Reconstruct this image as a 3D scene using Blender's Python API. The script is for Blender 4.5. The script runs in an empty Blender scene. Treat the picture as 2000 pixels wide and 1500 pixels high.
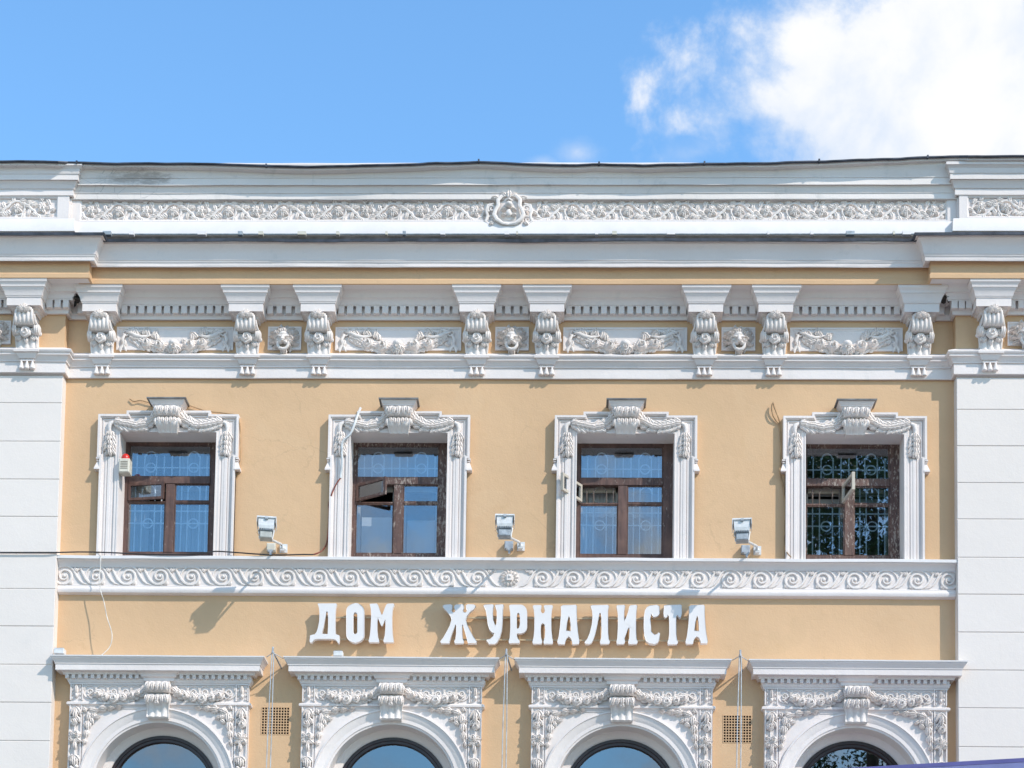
import bpy, math, random
import numpy as np
from mathutils import Vector, Matrix, noise
from mathutils.geometry import tessellate_polygon

R_ = math.radians
scene = bpy.context.scene
C = scene.collection
random.seed(7)

# ------------------------------------------------------------------ camera
F_PX, IMG_W, IMG_H = 3593.7, 2000.0, 1500.0
CAM_LOC = Vector((0.841, -25.0, 1.7))
PITCH, YAW, ROLL = R_(4.688), R_(1.635), R_(0.8362)
OFF_X, OFF_Y = -2.2, 1278.75
base = Matrix(((1, 0, 0), (0, 0, -1), (0, 1, 0)))
ROT = Matrix.Rotation(YAW, 3, 'Z') @ Matrix.Rotation(PITCH, 3, 'X') @ base @ Matrix.Rotation(ROLL, 3, 'Z')
cam_data = bpy.data.cameras.new('camera')
cam = bpy.data.objects.new('camera', cam_data)
C.objects.link(cam)
cam.matrix_world = Matrix.Translation(CAM_LOC) @ ROT.to_4x4()
cam_data.sensor_width = 36.0
cam_data.lens = F_PX / IMG_W * 36.0
cam_data.shift_x = -OFF_X / IMG_W
cam_data.shift_y = OFF_Y / IMG_W
cam_data.clip_end = 2000
scene.camera = cam


def ray(px, py):
    v = Vector(((px - 1000 - OFF_X) / F_PX, -(py - 750 - OFF_Y) / F_PX, -1.0))
    return (ROT @ v).normalized()


def W(px, py, d=0.0):
    """point of the plane y = -d seen at a pixel of the 2000 x 1500 photograph -> (x, z)"""
    r = ray(px, py)
    t = (-d - CAM_LOC.y) / r.y
    p = CAM_LOC + r * t
    return p.x, p.z


PX = 1 / 140.0          # about one photograph pixel on the facade, in metres

# ------------------------------------------------------------------ light
EL = math.atan2(1.35, math.hypot(1.25, 1.0))
sun_dir = Vector((1.25, -1.0, 1.35)).normalized()
scene.view_settings.view_transform = 'Standard'
scene.view_settings.look = 'None'
scene.view_settings.gamma = 1
scene.view_settings.use_curve_mapping = False
scene.view_settings.exposure = 0.52
sl = bpy.data.lights.new('sun', 'SUN')
sl.energy = 2.75
sl.angle = R_(0.53)
sl.color = (1.0, 0.935, 0.855)
sun = bpy.data.objects.new('sun', sl)
C.objects.link(sun)
sun.rotation_euler = (-sun_dir).to_track_quat('-Z', 'Y').to_euler()
sun.location = (20, -30, 40)

world = bpy.data.worlds.new('World')
scene.world = world
world.use_nodes = True
wt = world.node_tree
wt.nodes.clear()


class NT:
    """tiny helper to wire shader nodes"""
    def __init__(s, tree): s.t = tree
    def n(s, kind, **kw):
        nd = s.t.nodes.new(kind)
        for k, v in kw.items():
            setattr(nd, k, v)
        return nd
    def put(s, sock, v):
        if hasattr(v, 'is_output'): s.t.links.new(v, sock)
        else: sock.default_value = v
    def math(s, op, a, b=0.0, c=None, clamp=False):
        nd = s.n('ShaderNodeMath', operation=op, use_clamp=clamp)
        s.put(nd.inputs[0], a); s.put(nd.inputs[1], b)
        if c is not None: s.put(nd.inputs[2], c)
        return nd.outputs[0]
    def ramp(s, v, a, b, o0=0.0, o1=1.0, smooth=True):
        nd = s.n('ShaderNodeMapRange', interpolation_type='SMOOTHSTEP' if smooth else 'LINEAR')
        s.put(nd.inputs[0], v); s.put(nd.inputs[1], a); s.put(nd.inputs[2], b); s.put(nd.inputs[3], o0); s.put(nd.inputs[4], o1)
        return nd.outputs[0]
    def mix(s, f, a, b, mode='MIX'):
        nd = s.n('ShaderNodeMix', data_type='RGBA', blend_type=mode)
        s.put(nd.inputs[0], f); s.put(nd.inputs[6], a); s.put(nd.inputs[7], b)
        return nd.outputs[2]
    def noise(s, vec, scale, detail=4, rough=0.55, dist=0.0):
        nd = s.n('ShaderNodeTexNoise')
        s.put(nd.inputs['Vector'], vec); nd.inputs['Scale'].default_value = scale
        nd.inputs['Detail'].default_value = detail; nd.inputs['Roughness'].default_value = rough
        nd.inputs['Distortion'].default_value = dist
        return nd.outputs['Fac']
    def mapping(s, vec, scale=(1, 1, 1), loc=(0, 0, 0)):
        nd = s.n('ShaderNodeMapping')
        s.put(nd.inputs[0], vec); nd.inputs['Scale'].default_value = scale; nd.inputs['Location'].default_value = loc
        return nd.outputs[0]
    def sep(s, vec):
        nd = s.n('ShaderNodeSeparateXYZ'); s.put(nd.inputs[0], vec); return nd.outputs


def azel(px, py):
    r = ray(px, py)
    return math.atan2(r.x, r.y), math.asin(r.z)


N = NT(wt)
CLOUD_OFFSET = (7.7, 33.1, 6.5)
sky = N.n('ShaderNodeTexSky', sky_type='NISHITA')
sky.sun_disc = False
sky.sun_elevation = EL
sky.sun_rotation = math.atan2(sun_dir.x, sun_dir.y)
sky.altitude = 150
sky.air_density = 1.25
sky.dust_density = 0.0
sky.ozone_density = 4.0
tc = N.n('ShaderNodeTexCoord').outputs['Generated']
sx_, sy_, sz_ = N.sep(tc)
az = N.math('ARCTAN2', sx_, sy_)
el = N.math('ARCSINE', sz_)
cl = N.n('ShaderNodeCombineXYZ')
N.put(cl.inputs[0], az); N.put(cl.inputs[1], el)
dvec = cl.outputs[0]
n_big = N.noise(N.mapping(tc, (1, 1, 1.6), CLOUD_OFFSET), 3.1, 6, 0.55, 0.3)
n_mid = N.noise(tc, 15.0, 9, 0.575, 0.2)
n_fine = N.noise(tc, 55.0, 6, 0.62)
# the large cumulus: everything right of a ragged flank that falls from upper left to lower right
a1, e1 = azel(1520, 40); a2, e2 = azel(1440, 300)
ca, ce = azel(1830, 235)
ra = abs(azel(1225, 150)[0] - ca); re_ = abs(azel(1860, 465)[1] - ce)
dx = N.math('DIVIDE', N.math('SUBTRACT', az, ca), ra)
dx = N.math('MULTIPLY', dx, N.ramp(dx, 0.0, 0.2, 1.0, 0.45))
dy = N.math('DIVIDE', N.math('SUBTRACT', el, ce), re_)
rr = N.math('SQRT', N.math('ADD', N.math('POWER', N.math('ABSOLUTE', dx), 2.0), N.math('MULTIPLY', N.math('POWER', N.math('ABSOLUTE', dy), 2.0), 0.42)))
nn = N.math('ADD', N.math('MULTIPLY', N.math('SUBTRACT', n_mid, 0.5), 1.5), N.math('MULTIPLY', N.math('SUBTRACT', n_fine, 0.5), 0.36))
f_main = N.ramp(N.math('ADD', N.math('SUBTRACT', 1.0, rr), nn), 0.02, 0.42)


def wisp(px, py, w, h):
    a, e = azel(px, py)
    sw = abs(azel(px + w, py)[0] - a); sh = abs(azel(px, py + h)[1] - e)
    x = N.math('DIVIDE', N.math('SUBTRACT', az, a), sw)
    y = N.math('DIVIDE', N.math('SUBTRACT', el, e), sh)
    r = N.math('SQRT', N.math('ADD', N.math('MULTIPLY', x, x), N.math('MULTIPLY', y, y)))
    v = N.math('ADD', N.math('SUBTRACT', 0.85, r), N.math('MULTIPLY', nn, 1.5))
    return N.ramp(v, -0.05, 1.1, 0.0, 0.72)


# broken fair-weather cloud over unseen dome, spread to whiten the fill (seen in panes)
f_rest = N.ramp(N.math('ADD', n_big, N.math('MULTIPLY', N.math('SUBTRACT', n_mid, 0.5), 0.42)), 0.45, 0.66)
away = N.ramp(N.math('ABSOLUTE', az), R_(24), R_(48))
f_rest = N.math('MULTIPLY', f_rest, away)
cloud = N.math('MAXIMUM', f_main, f_rest)
for w_ in ((1125, 296, 85, 50), (1360, 296, 110, 60), (1432, 190, 80, 70), (1060, 318, 60, 30)):
    cloud = N.math('MAXIMUM', cloud, wisp(*w_))
shade = N.ramp(N.math('ADD', n_mid, N.math('MULTIPLY', cloud, 0.22)), 0.46, 0.82)
cloud_col = N.mix(shade, (0.66, 0.76, 0.92, 1), (0.97, 0.97, 0.97, 1))
SKY_STRENGTH = 0.15
bg1 = N.n('ShaderNodeBackground')
N.put(bg1.inputs[0], N.mix(1.0, sky.outputs[0], (0.96, 1.24, 1.33, 1), 'MULTIPLY'))
bg1.inputs[1].default_value = SKY_STRENGTH
bg2 = N.n('ShaderNodeBackground')
N.put(bg2.inputs[0], cloud_col)
bg2.inputs[1].default_value = 0.74
mx = N.n('ShaderNodeMixShader')
N.put(mx.inputs[0], N.math('MULTIPLY', cloud, 0.97))
wt.links.new(bg1.outputs[0], mx.inputs[1])
wt.links.new(bg2.outputs[0], mx.inputs[2])
wo = N.n('ShaderNodeOutputWorld')
wt.links.new(mx.outputs[0], wo.inputs[0])

# ------------------------------------------------------------------ materials
def new_mat(name):
    m = bpy.data.materials.new(name)
    m.use_nodes = True
    m.node_tree.nodes.clear()
    n = NT(m.node_tree)
    out = n.n('ShaderNodeOutputMaterial')
    b = n.n('ShaderNodeBsdfPrincipled')
    m.node_tree.links.new(b.outputs[0], out.inputs[0])
    pos = n.n('ShaderNodeNewGeometry').outputs['Position']
    return m, n, b, pos


def bump(n, b, h, strength, dist):
    bp = n.n('ShaderNodeBump')
    bp.inputs['Strength'].default_value = strength
    bp.inputs['Distance'].default_value = dist
    n.put(bp.inputs['Height'], h)
    n.put(b.inputs['Normal'], bp.outputs[0])


def plaster(name, col, dirt, amount=0.3, big=0.06, bstr=0.5, stain=None, rough=0.8):
    m, n, b, p = new_mat(name)
    big_n = n.noise(p, 0.55, 3, 0.5)
    mid = n.noise(p, 4.5, 6, 0.62)
    fine = n.noise(p, 42, 4, 0.6)
    streak = n.noise(n.mapping(p, (9, 9, 0.7)), 1.0, 5, 0.6)
    c = n.mix(n.ramp(big_n, 0.3, 0.7, 0.0, 1.0), tuple(x * (1 - big) for x in col) + (1,), tuple(min(1, x * (1 + big)) for x in col) + (1,))
    c = n.mix(n.ramp(mid, 0.56, 0.78, 0.0, amount), c, dirt + (1,))
    c = n.mix(n.ramp(streak, 0.62, 0.8, 0.0, amount * 0.8), c, dirt + (1,))
    c = n.mix(n.ramp(fine, 0.3, 0.7, 0.0, 0.10), c, tuple(x * 0.8 for x in col) + (1,))
    if stain:
        c = stain(n, p, c)
    n.put(b.inputs['Base Color'], c)
    b.inputs['Roughness'].default_value = rough
    b.inputs['Specular IOR Level'].default_value = 0.3
    h = n.math('ADD', n.math('MULTIPLY', n.noise(p, 3.0, 4, 0.6), 1.0), n.math('MULTIPLY', fine, 0.25))
    bump(n, b, h, bstr, 0.02)
    return m


def parapet_stain(n, p, c):
    x, y, z = n.sep(p)
    x0, z0 = W(205, 338, .3); x1, z1 = W(330, 338, .3)
    xm, w = (x0 + x1) / 2, (x1 - x0) * 0.62
    dx = n.math('DIVIDE', n.math('SUBTRACT', x, xm), w)
    dz = n.math('DIVIDE', n.math('SUBTRACT', z, z0), 0.12)
    r = n.math('ADD', n.math('MULTIPLY', dx, dx), n.math('MULTIPLY', dz, dz))
    nz = n.noise(n.mapping(p, (3, 3, 11)), 1.6, 8, 0.72)
    f = n.ramp(n.math('ADD', n.math('SUBTRACT', 1.1, r), n.math('MULTIPLY', n.math('SUBTRACT', nz, 0.5), 4.0)), 0.1, 1.2, 0.0, 0.85)
    c = n.mix(f, c, (0.40, 0.345, 0.31, 1))
    # hairline cracks
    v = n.n('ShaderNodeTexVoronoi', feature='DISTANCE_TO_EDGE')
    n.put(v.inputs['Vector'], n.mapping(p, (1.6, 1, 3.2))); v.inputs['Scale'].default_value = 2.2
    cr = n.math('MULTIPLY', n.ramp(v.outputs['Distance'], 0.004, 0.012, 1.0, 0.0), n.ramp(x, -5.9, -3.2, 0.42, 0.0))
    return n.mix(cr, c, (0.25, 0.25, 0.25, 1))


WHITE = plaster('white_plaster', (0.745, 0.672, 0.632), (0.52, 0.51, 0.49), 0.35)
WHITE_OLD = plaster('weathered_white_plaster', (0.745, 0.68, 0.635), (0.45, 0.44, 0.42), 0.5, stain=parapet_stain)
RELIEF = plaster('white_stucco_relief', (0.75, 0.68, 0.632), (0.46, 0.42, 0.37), 0.55, bstr=0.6)
BLOCK = plaster('white_rusticated_plaster', (0.75, 0.672, 0.612), (0.62, 0.58, 0.55), 0.2, big=0.02, bstr=0.3)
def stucco_wear(n, p, c):
    # repaired patches a shade off the rest, and a few hairline cracks
    pt = n.noise(n.mapping(p, (1, 1, 1.3), (3.1, 0, 1.7)), 0.62, 5, 0.5, 0.8)
    c = n.mix(n.ramp(pt, 0.585, 0.605, 0.0, 0.16), c, (0.66, 0.46, 0.28, 1))
    c = n.mix(n.ramp(pt, 0.40, 0.42, 0.15, 0.0), c, (0.53, 0.36, 0.20, 1))
    v = n.n('ShaderNodeTexVoronoi', feature='DISTANCE_TO_EDGE')
    w = n.noise(p, 5.0, 4, 0.6)
    wv = n.n('ShaderNodeVectorMath', operation='ADD')
    n.put(wv.inputs[0], p)
    cb_ = n.n('ShaderNodeCombineXYZ'); n.put(cb_.inputs[0], n.math('MULTIPLY', w, .35)); n.put(cb_.inputs[2], n.math('MULTIPLY', w, -.3))
    n.put(wv.inputs[1], cb_.outputs[0])
    n.put(v.inputs['Vector'], wv.outputs[0]); v.inputs['Scale'].default_value = 0.9
    m_ = n.ramp(n.noise(p, 0.8, 2, 0.5), 0.55, 0.66, 0.0, 0.2)
    return n.mix(n.math('MULTIPLY', n.ramp(v.outputs['Distance'], 0.002, 0.007, 1.0, 0.0), m_), c, (0.30, 0.21, 0.13, 1))


TAN = plaster('ochre_stucco', (0.632, 0.412, 0.238), (0.52, 0.33, 0.165), 0.36, big=0.06, bstr=0.5, stain=stucco_wear)


def simple(name, col, rough=0.5, metal=0.0, var=0.25, scale=8.0, bs=0.2):
    m, n, b, p = new_mat(name)
    f = n.noise(p, scale, 5, 0.6)
    n.put(b.inputs['Base Color'], n.mix(n.ramp(f, 0.3, 0.72), tuple(x * (1 - var) for x in col) + (1,), tuple(min(1, x * (1 + var)) for x in col) + (1,)))
    b.inputs['Roughness'].default_value = rough
    b.inputs['Metallic'].default_value = metal
    bump(n, b, f, bs, 0.01)
    return m


FLASH = simple('dark_sheet_metal', (0.055, 0.060, 0.075), 0.55, 0.3, 0.5, 5)
FLASH_LT = simple('white_sheet_metal', (0.77, 0.72, 0.69), 0.45, 0.0, 0.04, 3, 0.1)
GREYMETAL = simple('grey_galvanised_metal', (0.40, 0.42, 0.44), 0.5, 0.4, 0.2, 12)
LAMPW = simple('white_enamelled_metal', (0.62, 0.62, 0.61), 0.4, 0.0, 0.12, 14, 0.1)
LAMPG = simple('grey_cast_metal', (0.33, 0.36, 0.38), 0.5, 0.2, 0.2, 18)
LETTER = simple('white_sign_plastic', (0.75, 0.70, 0.67), 0.35, 0.0, 0.025, 3, 0.05)
RAIL = simple('tan_painted_steel', (0.50, 0.37, 0.22), 0.5, 0.0, 0.2, 14)
CABLE_BK = simple('black_cable_sheath', (0.035, 0.030, 0.030), 0.6)
CABLE_RD = simple('red_brown_cable_sheath', (0.24, 0.055, 0.03), 0.6, 0, 0.5, 6)
CABLE_TN = simple('tan_cable_sheath', (0.42, 0.26, 0.13), 0.6)
CABLE_WT = simple('pale_cord', (0.66, 0.62, 0.56), 0.7)
RED = simple('red_beacon_plastic', (0.62, 0.028, 0.018), 0.3, 0, 0.15)
CREAM = simple('cream_plastic', (0.62, 0.57, 0.47), 0.5, 0, 0.1)
PURPLE = simple('violet_canopy_cloth', (0.27, 0.22, 0.50), 0.75, 0, 0.08, 3)
PURPLE_LT = simple('pale_violet_canopy_trim', (0.50, 0.44, 0.72), 0.75, 0, 0.06, 3)
DARK = simple('dark_void', (0.012, 0.011, 0.011), 0.9)
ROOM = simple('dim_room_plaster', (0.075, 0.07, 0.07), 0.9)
HOLLOW = simple('grey_brown_hollow_shade', (0.05, 0.045, 0.04), 0.95, 0, 0.6, 30, 0.8)
GRILLE_DIM = simple('dimmed_grille_iron', (0.15, 0.12, 0.10), 0.7, 0.2, 0.3, 20)  # grille colour darkened so sunlit bars in the open vents read shaded
GRILLE = simple('white_painted_iron', (0.80, 0.84, 0.86), 0.5, 0, 0.1, 20)


def wood(name, peel):
    m, n, b, p = new_mat(name)
    g = n.noise(n.mapping(p, (26, 26, 2.2)), 1.0, 6, 0.65)
    pz = n.noise(n.mapping(p, (2.6, 2.6, 0.9)), 13, 9, 0.75, 0.25)
    where = n.noise(p, 1.9, 3, 0.5)
    c = n.mix(n.ramp(g, 0.3, 0.7), (0.062, 0.032, 0.026, 1), (0.130, 0.068, 0.054, 1))
    c = n.mix(n.ramp(n.noise(p, 3.3, 5, 0.65), 0.45, 0.75, 0, 0.6), c, (0.21, 0.115, 0.082, 1))
    thr = n.math('SUBTRACT', pz, n.math('MULTIPLY', n.math('SUBTRACT', 0.5, where), 0.30))
    mask = n.ramp(thr, 0.655 - peel * 0.10, 0.695 - peel * 0.10, 0.0, 0.75)
    c = n.mix(mask, c, (0.40, 0.33, 0.28, 1))
    n.put(b.inputs['Base Color'], c)
    b.inputs['Roughness'].default_value = 0.6
    bump(n, b, n.math('ADD', g, n.math('MULTIPLY', mask, -0.5)), 0.5, 0.008)
    return m


WOOD = wood('peeling_brown_paint', 0.55)
WOOD_OLD = wood('badly_peeling_brown_paint', 1.15)
WOOD_W = plaster('worn_white_painted_wood', (0.50, 0.445, 0.37), (0.25, 0.18, 0.13), 0.8)
ARCHW = simple('dark_brown_varnished_wood', (0.030, 0.014, 0.013), 0.35, 0, 0.4, 8)


def curtain_mat(name, col):
    m, n, b, p = new_mat(name)
    f = n.noise(n.mapping(p, (14, 14, 0.4)), 1.0, 3, 0.5)
    n.put(b.inputs['Base Color'], n.mix(f, tuple(x * 0.75 for x in col) + (1,), col + (1,)))
    b.inputs['Roughness'].default_value = 0.9
    return m


CURT_BLUE = curtain_mat('pale_blue_curtain', (0.56, 0.57, 0.60))
CURT_GREY = curtain_mat('pale_grey_blind', (0.62, 0.63, 0.64))


def glass_mat(name, refl, tint, wav):
    m = bpy.data.materials.new(name)
    m.use_nodes = True
    t = m.node_tree
    t.nodes.clear()
    n = NT(t)
    out = n.n('ShaderNodeOutputMaterial')
    tr = n.n('ShaderNodeBsdfTransparent'); tr.inputs[0].default_value = tint + (1,)
    gl = n.n('ShaderNodeBsdfGlossy'); gl.inputs['Roughness'].default_value = 0.012
    gl.inputs['Color'].default_value = (0.93, 0.97, 1.0, 1)
    lw = n.n('ShaderNodeFresnel'); lw.inputs['IOR'].default_value = 1.5
    fac = n.math('ADD', n.math('MULTIPLY', lw.outputs[0], 1.5), refl, clamp=True)
    p = n.n('ShaderNodeNewGeometry').outputs['Position']
    bp = n.n('ShaderNodeBump'); bp.inputs['Strength'].default_value = wav; bp.inputs['Distance'].default_value = 0.02
    n.put(bp.inputs['Height'], n.noise(p, 2.2, 2, 0.5))
    n.put(gl.inputs['Normal'], bp.outputs[0])
    ms = n.n('ShaderNodeMixShader')
    n.put(ms.inputs[0], fac)
    t.links.new(tr.outputs[0], ms.inputs[1]); t.links.new(gl.outputs[0], ms.inputs[2])
    t.links.new(ms.outputs[0], out.inputs[0])
    return m


GLASS = glass_mat('old_window_glass', 0.10, (0.84, 0.89, 0.93), 0.05)
GLASS_ARCH = glass_mat('arched_window_glass', 0.17, (0.62, 0.70, 0.78), 0.025)

# ------------------------------------------------------------------ mesh builder
TAU = math.tau


class MB:
    def __init__(s):
        s.v = []; s.f = []

    def add(s, vs, fs, M=None):
        o = len(s.v)
        if M is not None: vs = [tuple(M @ Vector(q)) for q in vs]
        s.v.extend(vs)
        s.f.extend([tuple(i + o for i in f) for f in fs])

    def box(s, x0, x1, y0, y1, z0, z1, M=None):
        vs = [(x0, y0, z0), (x1, y0, z0), (x1, y1, z0), (x0, y1, z0), (x0, y0, z1), (x1, y0, z1), (x1, y1, z1), (x0, y1, z1)]
        s.add(vs, [(0, 3, 2, 1), (4, 5, 6, 7), (0, 1, 5, 4), (1, 2, 6, 5), (2, 3, 7, 6), (3, 0, 4, 7)], M)

    def cbox(s, x0, x1, y0, y1, z0, z1, c=0.004, M=None):
        """box whose front (-y) edges are chamfered"""
        vs = [(x0, y1, z0), (x1, y1, z0), (x1, y1, z1), (x0, y1, z1),
              (x0, y0 + c, z0), (x1, y0 + c, z0), (x1, y0 + c, z1), (x0, y0 + c, z1),
              (x0 + c, y0, z0 + c), (x1 - c, y0, z0 + c), (x1 - c, y0, z1 - c), (x0 + c, y0, z1 - c)]
        fs = [(0, 3, 2, 1), (8, 9, 10, 11)]
        for i in range(4):
            j = (i + 1) % 4
            fs += [(i, j, 4 + j, 4 + i), (4 + i, 4 + j, 8 + j, 8 + i)]
        s.add(vs, fs, M)

    def frustum(s, a, b):
        """two rectangles (x0,x1,y0,y1,z) joined"""
        vs = []
        for (x0, x1, y0, y1, z) in (a, b):
            vs += [(x0, y0, z), (x1, y0, z), (x1, y1, z), (x0, y1, z)]
        s.add(vs, [(0, 3, 2, 1), (4, 5, 6, 7), (0, 1, 5, 4), (1, 2, 6, 5), (2, 3, 7, 6), (3, 0, 4, 7)])

    def sweep(s, path, prof, sub=0.0, wob=0.0, seed=0.0, cap=False):
        """moulding profile [(d, z)] carried along a plan path [(x, y)] with mitres; d grows to the right of travel"""
        pts = [Vector(p) for p in path]
        n = len(pts)
        dirs = [(pts[i + 1] - pts[i]).normalized() for i in range(n - 1)]
        nor = [Vector((d.y, -d.x)) for d in dirs]
        st = []
        for i in range(n):
            if i == 0: m = nor[0]
            elif i == n - 1: m = nor[-1]
            else:
                m = nor[i - 1] + nor[i]
                m = m / m.dot(nor[i])
            st.append((pts[i], m))
            if sub and i < n - 1:
                L = (pts[i + 1] - pts[i]).length
                k = int(L / sub)
                for j in range(1, k):
                    st.append((pts[i].lerp(pts[i + 1], j / k), nor[i]))
            # straight stations only between the mitres
        vs = []
        for p, m in st:
            w = wob * noise.noise(Vector((p.x * 0.9 + seed, seed * 3.1, p.y))) + wob * 0.5 * noise.noise(Vector((p.x * 3.1 + seed, 7.7, 0))) if wob else 0.0
            for k, (d, z) in enumerate(prof):
                w2 = wob * 0.55 * noise.noise(Vector((p.x * 1.7, k * 0.6 + seed, 3))) if wob else 0.0
                vs.append((p.x + m.x * (d + w2), p.y + m.y * (d + w2), z + w))
        q = len(prof)
        fs = [(i * q + j, (i + 1) * q + j, (i + 1) * q + j + 1, i * q + j + 1) for i in range(len(st) - 1) for j in range(q - 1)]
        if cap:
            fs.append(tuple(range(q)))
            fs.append(tuple((len(st) - 1) * q + j for j in reversed(range(q))))
        s.add(vs, fs)

    def frame(s, path, prof, closed=False):
        """profile [(off, d)] carried along a face path [(x, z)]; off grows to the left of travel, d towards the street"""
        pts = [Vector(p) for p in path]
        n = len(pts)
        cnt = n if closed else n - 1
        dirs = [(pts[(i + 1) % n] - pts[i]).normalized() for i in range(cnt)]
        nor = [Vector((-d.y, d.x)) for d in dirs]
        vs = []
        for i in range(n):
            if closed: a, b = nor[i - 1], nor[i]
            else: a, b = nor[max(0, i - 1)], nor[min(n - 2, i)]
            m = a + b
            m = m / m.dot(b)
            for (o, d) in prof:
                vs.append((pts[i].x + m.x * o, -d, pts[i].y + m.y * o))
        q = len(prof)
        fs = [(i * q + j, ((i + 1) % n) * q + j, ((i + 1) % n) * q + j + 1, i * q + j + 1) for i in range(cnt) for j in range(q - 1)]
        s.add(vs, fs)

    def prism(s, polys, d0, d1, bev=0.0):
        """face polygons [(x, z)] (first outer, then holes) between depths d0 (back) and d1 (front)"""
        if not isinstance(polys[0][0], (tuple, list, Vector)): polys = [polys]
        flat = [p for poly in polys for p in poly]
        tri = tessellate_polygon([[Vector((p[0], p[1], 0)) for p in poly] for poly in polys])
        n = len(flat)
        vs = [(p[0], -d1, p[1]) for p in flat] + [(p[0], -d0, p[1]) for p in flat]
        fs = [tuple(t) for t in tri] + [tuple(i + n for i in reversed(t)) for t in tri]
        o = 0
        for poly in polys:
            k = len(poly)
            for i in range(k):
                j = (i + 1) % k
                fs.append((o + i, o + j, n + o + j, n + o + i))
            o += k
        s.add(vs, fs)

    def tube(s, pts, rad, n=6, flat=1.0, ends=True):
        pts = [Vector(p) for p in pts]
        k = len(pts)
        if not isinstance(rad, (list, tuple)): rad = [rad] * k
        vs = []
        up = Vector((0, -1, 0))
        for i, p in enumerate(pts):
            t = (pts[min(k - 1, i + 1)] - pts[max(0, i - 1)])
            t = t.normalized() if t.length > 1e-9 else Vector((0, 0, 1))
            a = t.cross(up)
            if a.length < 0.05: a = t.cross(Vector((1, 0, 0)))
            a.normalize()
            b = a.cross(t).normalized()
            for j in range(n):
                c, sn = math.cos(TAU * j / n), math.sin(TAU * j / n)
                vs.append(tuple(p + a * (c * rad[i]) + b * (sn * rad[i] * flat)))
        fs = [(i * n + j, i * n + (j + 1) % n, (i + 1) * n + (j + 1) % n, (i + 1) * n + j) for i in range(k - 1) for j in range(n)]
        if ends:
            fs.append(tuple(reversed(range(n))))
            fs.append(tuple((k - 1) * n + j for j in range(n)))
        s.add(vs, fs)

    # ---- relief: (u, v) lie on the wall, w stands out from it
    def dome(s, u, v, ru, rv, h, b=0.0, rot=0.0, n=10, m=4):
        c, sn = math.cos(rot), math.sin(rot)
        vs = [(u, -(b + h), v)]
        fs = []
        for i in range(1, m + 1):
            a = i / m * math.pi / 2
            for j in range(n):
                x, z = ru * math.sin(a) * math.cos(TAU * j / n), rv * math.sin(a) * math.sin(TAU * j / n)
                vs.append((u + x * c - z * sn, -(b + h * math.cos(a)), v + x * sn + z * c))
        for j in range(n):
            fs.append((0, 1 + j, 1 + (j + 1) % n))
        for i in range(m - 1):
            for j in range(n):
                a, b2 = 1 + i * n + j, 1 + i * n + (j + 1) % n
                fs.append((a, a + n, b2 + n, b2))
        s.add(vs, fs)

    def leaf(s, u, v, ang, L, wd, h, b=0.0, bend=0.0, lobes=0, rows=7):
        vs = []
        x, z, a = u, v, ang
        for i in range(rows):
            t = i / (rows - 1)
            if i:
                a = ang + bend * t
                x += math.cos(a) * L / (rows - 1); z += math.sin(a) * L / (rows - 1)
            w = wd * (math.sin(math.pi * min(1, 0.12 + t * 0.88)) ** 0.75)
            if lobes: w *= 0.78 + 0.30 * abs(math.sin(lobes * math.pi * t))
            hh = h * (0.55 + 0.75 * math.sin(math.pi * (0.15 + 0.8 * t)))
            nx, nz = -math.sin(a), math.cos(a)
            for (o, hf) in ((-1, 0.0), (-0.85, 0.72), (-0.4, 1.0), (0, 0.62), (0.4, 1.0), (0.85, 0.72), (1, 0.0)):
                vs.append((x + nx * w * o, -(b + hh * hf), z + nz * w * o))
        fs = [(i * 7 + j, i * 7 + j + 1, (i + 1) * 7 + j + 1, (i + 1) * 7 + j) for i in range(rows - 1) for j in range(6)]
        s.add(vs, fs)

    def rose(s, u, v, R, h, b=0.0, seed=0, n=20, m=8, petals=5):
        vs = [(u, -(b + h * 0.22), v)]
        ph = seed * 1.7
        for i in range(1, m + 1):
            r = i / m
            for j in range(n):
                th = TAU * j / n
                edge = 0.84 + 0.16 * abs(math.cos(petals * 0.5 * (th + ph)))
                k = r * 2.1 + (th + ph) / TAU
                ridge = 0.5 + 0.5 * math.cos(TAU * k)
                hh = h * (math.cos(r * math.pi / 2 * 0.96) ** 0.55) * (0.66 + 0.40 * ridge)
                if i == m: hh = 0
                vs.append((u + R * r * edge * math.cos(th), -(b + hh), v + R * r * edge * math.sin(th)))
        fs = [(0, 1 + j, 1 + (j + 1) % n) for j in range(n)]
        for i in range(m - 1):
            for j in range(n):
                a, c = 1 + i * n + j, 1 + i * n + (j + 1) % n
                fs.append((a, a + n, c + n, c))
        s.add(vs, fs)

    def spiral(s, u, v, r0, r1, a0, turns, rad, b=0.0, n=26, flat=1.0, seg=6, grow=1.0):
        pts, rs = [], []
        for i in range(n + 1):
            t = i / n
            r = r0 + (r1 - r0) * t ** grow
            a = a0 + turns * TAU * t
            pts.append((u + r * math.cos(a), -b, v + r * math.sin(a)))
            rs.append(rad * (0.6 + 0.4 * t))
        s.tube(pts, rs, seg, flat)

    def loft(s, curve, cols, prof):
        """front surface: curve [(d, z, halfwidth)], across profile prof(u) -> extra depth for u in -1..1, closed at the sides"""
        vs = []
        for (d, z, hw) in curve:
            vs.append((-hw, 0.0, z))
            for k in range(cols + 1):
                u = -1 + 2 * k / cols
                vs.append((hw * u, -(d + prof(u)), z))
            vs.append((hw, 0.0, z))
        q = cols + 3
        fs = [(i * q + j, i * q + j + 1, (i + 1) * q + j + 1, (i + 1) * q + j) for i in range(len(curve) - 1) for j in range(q - 1)]
        fs.append(tuple(range(q)))
        fs.append(tuple((len(curve) - 1) * q + j for j in reversed(range(q))))
        s.add(vs, fs)

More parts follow.
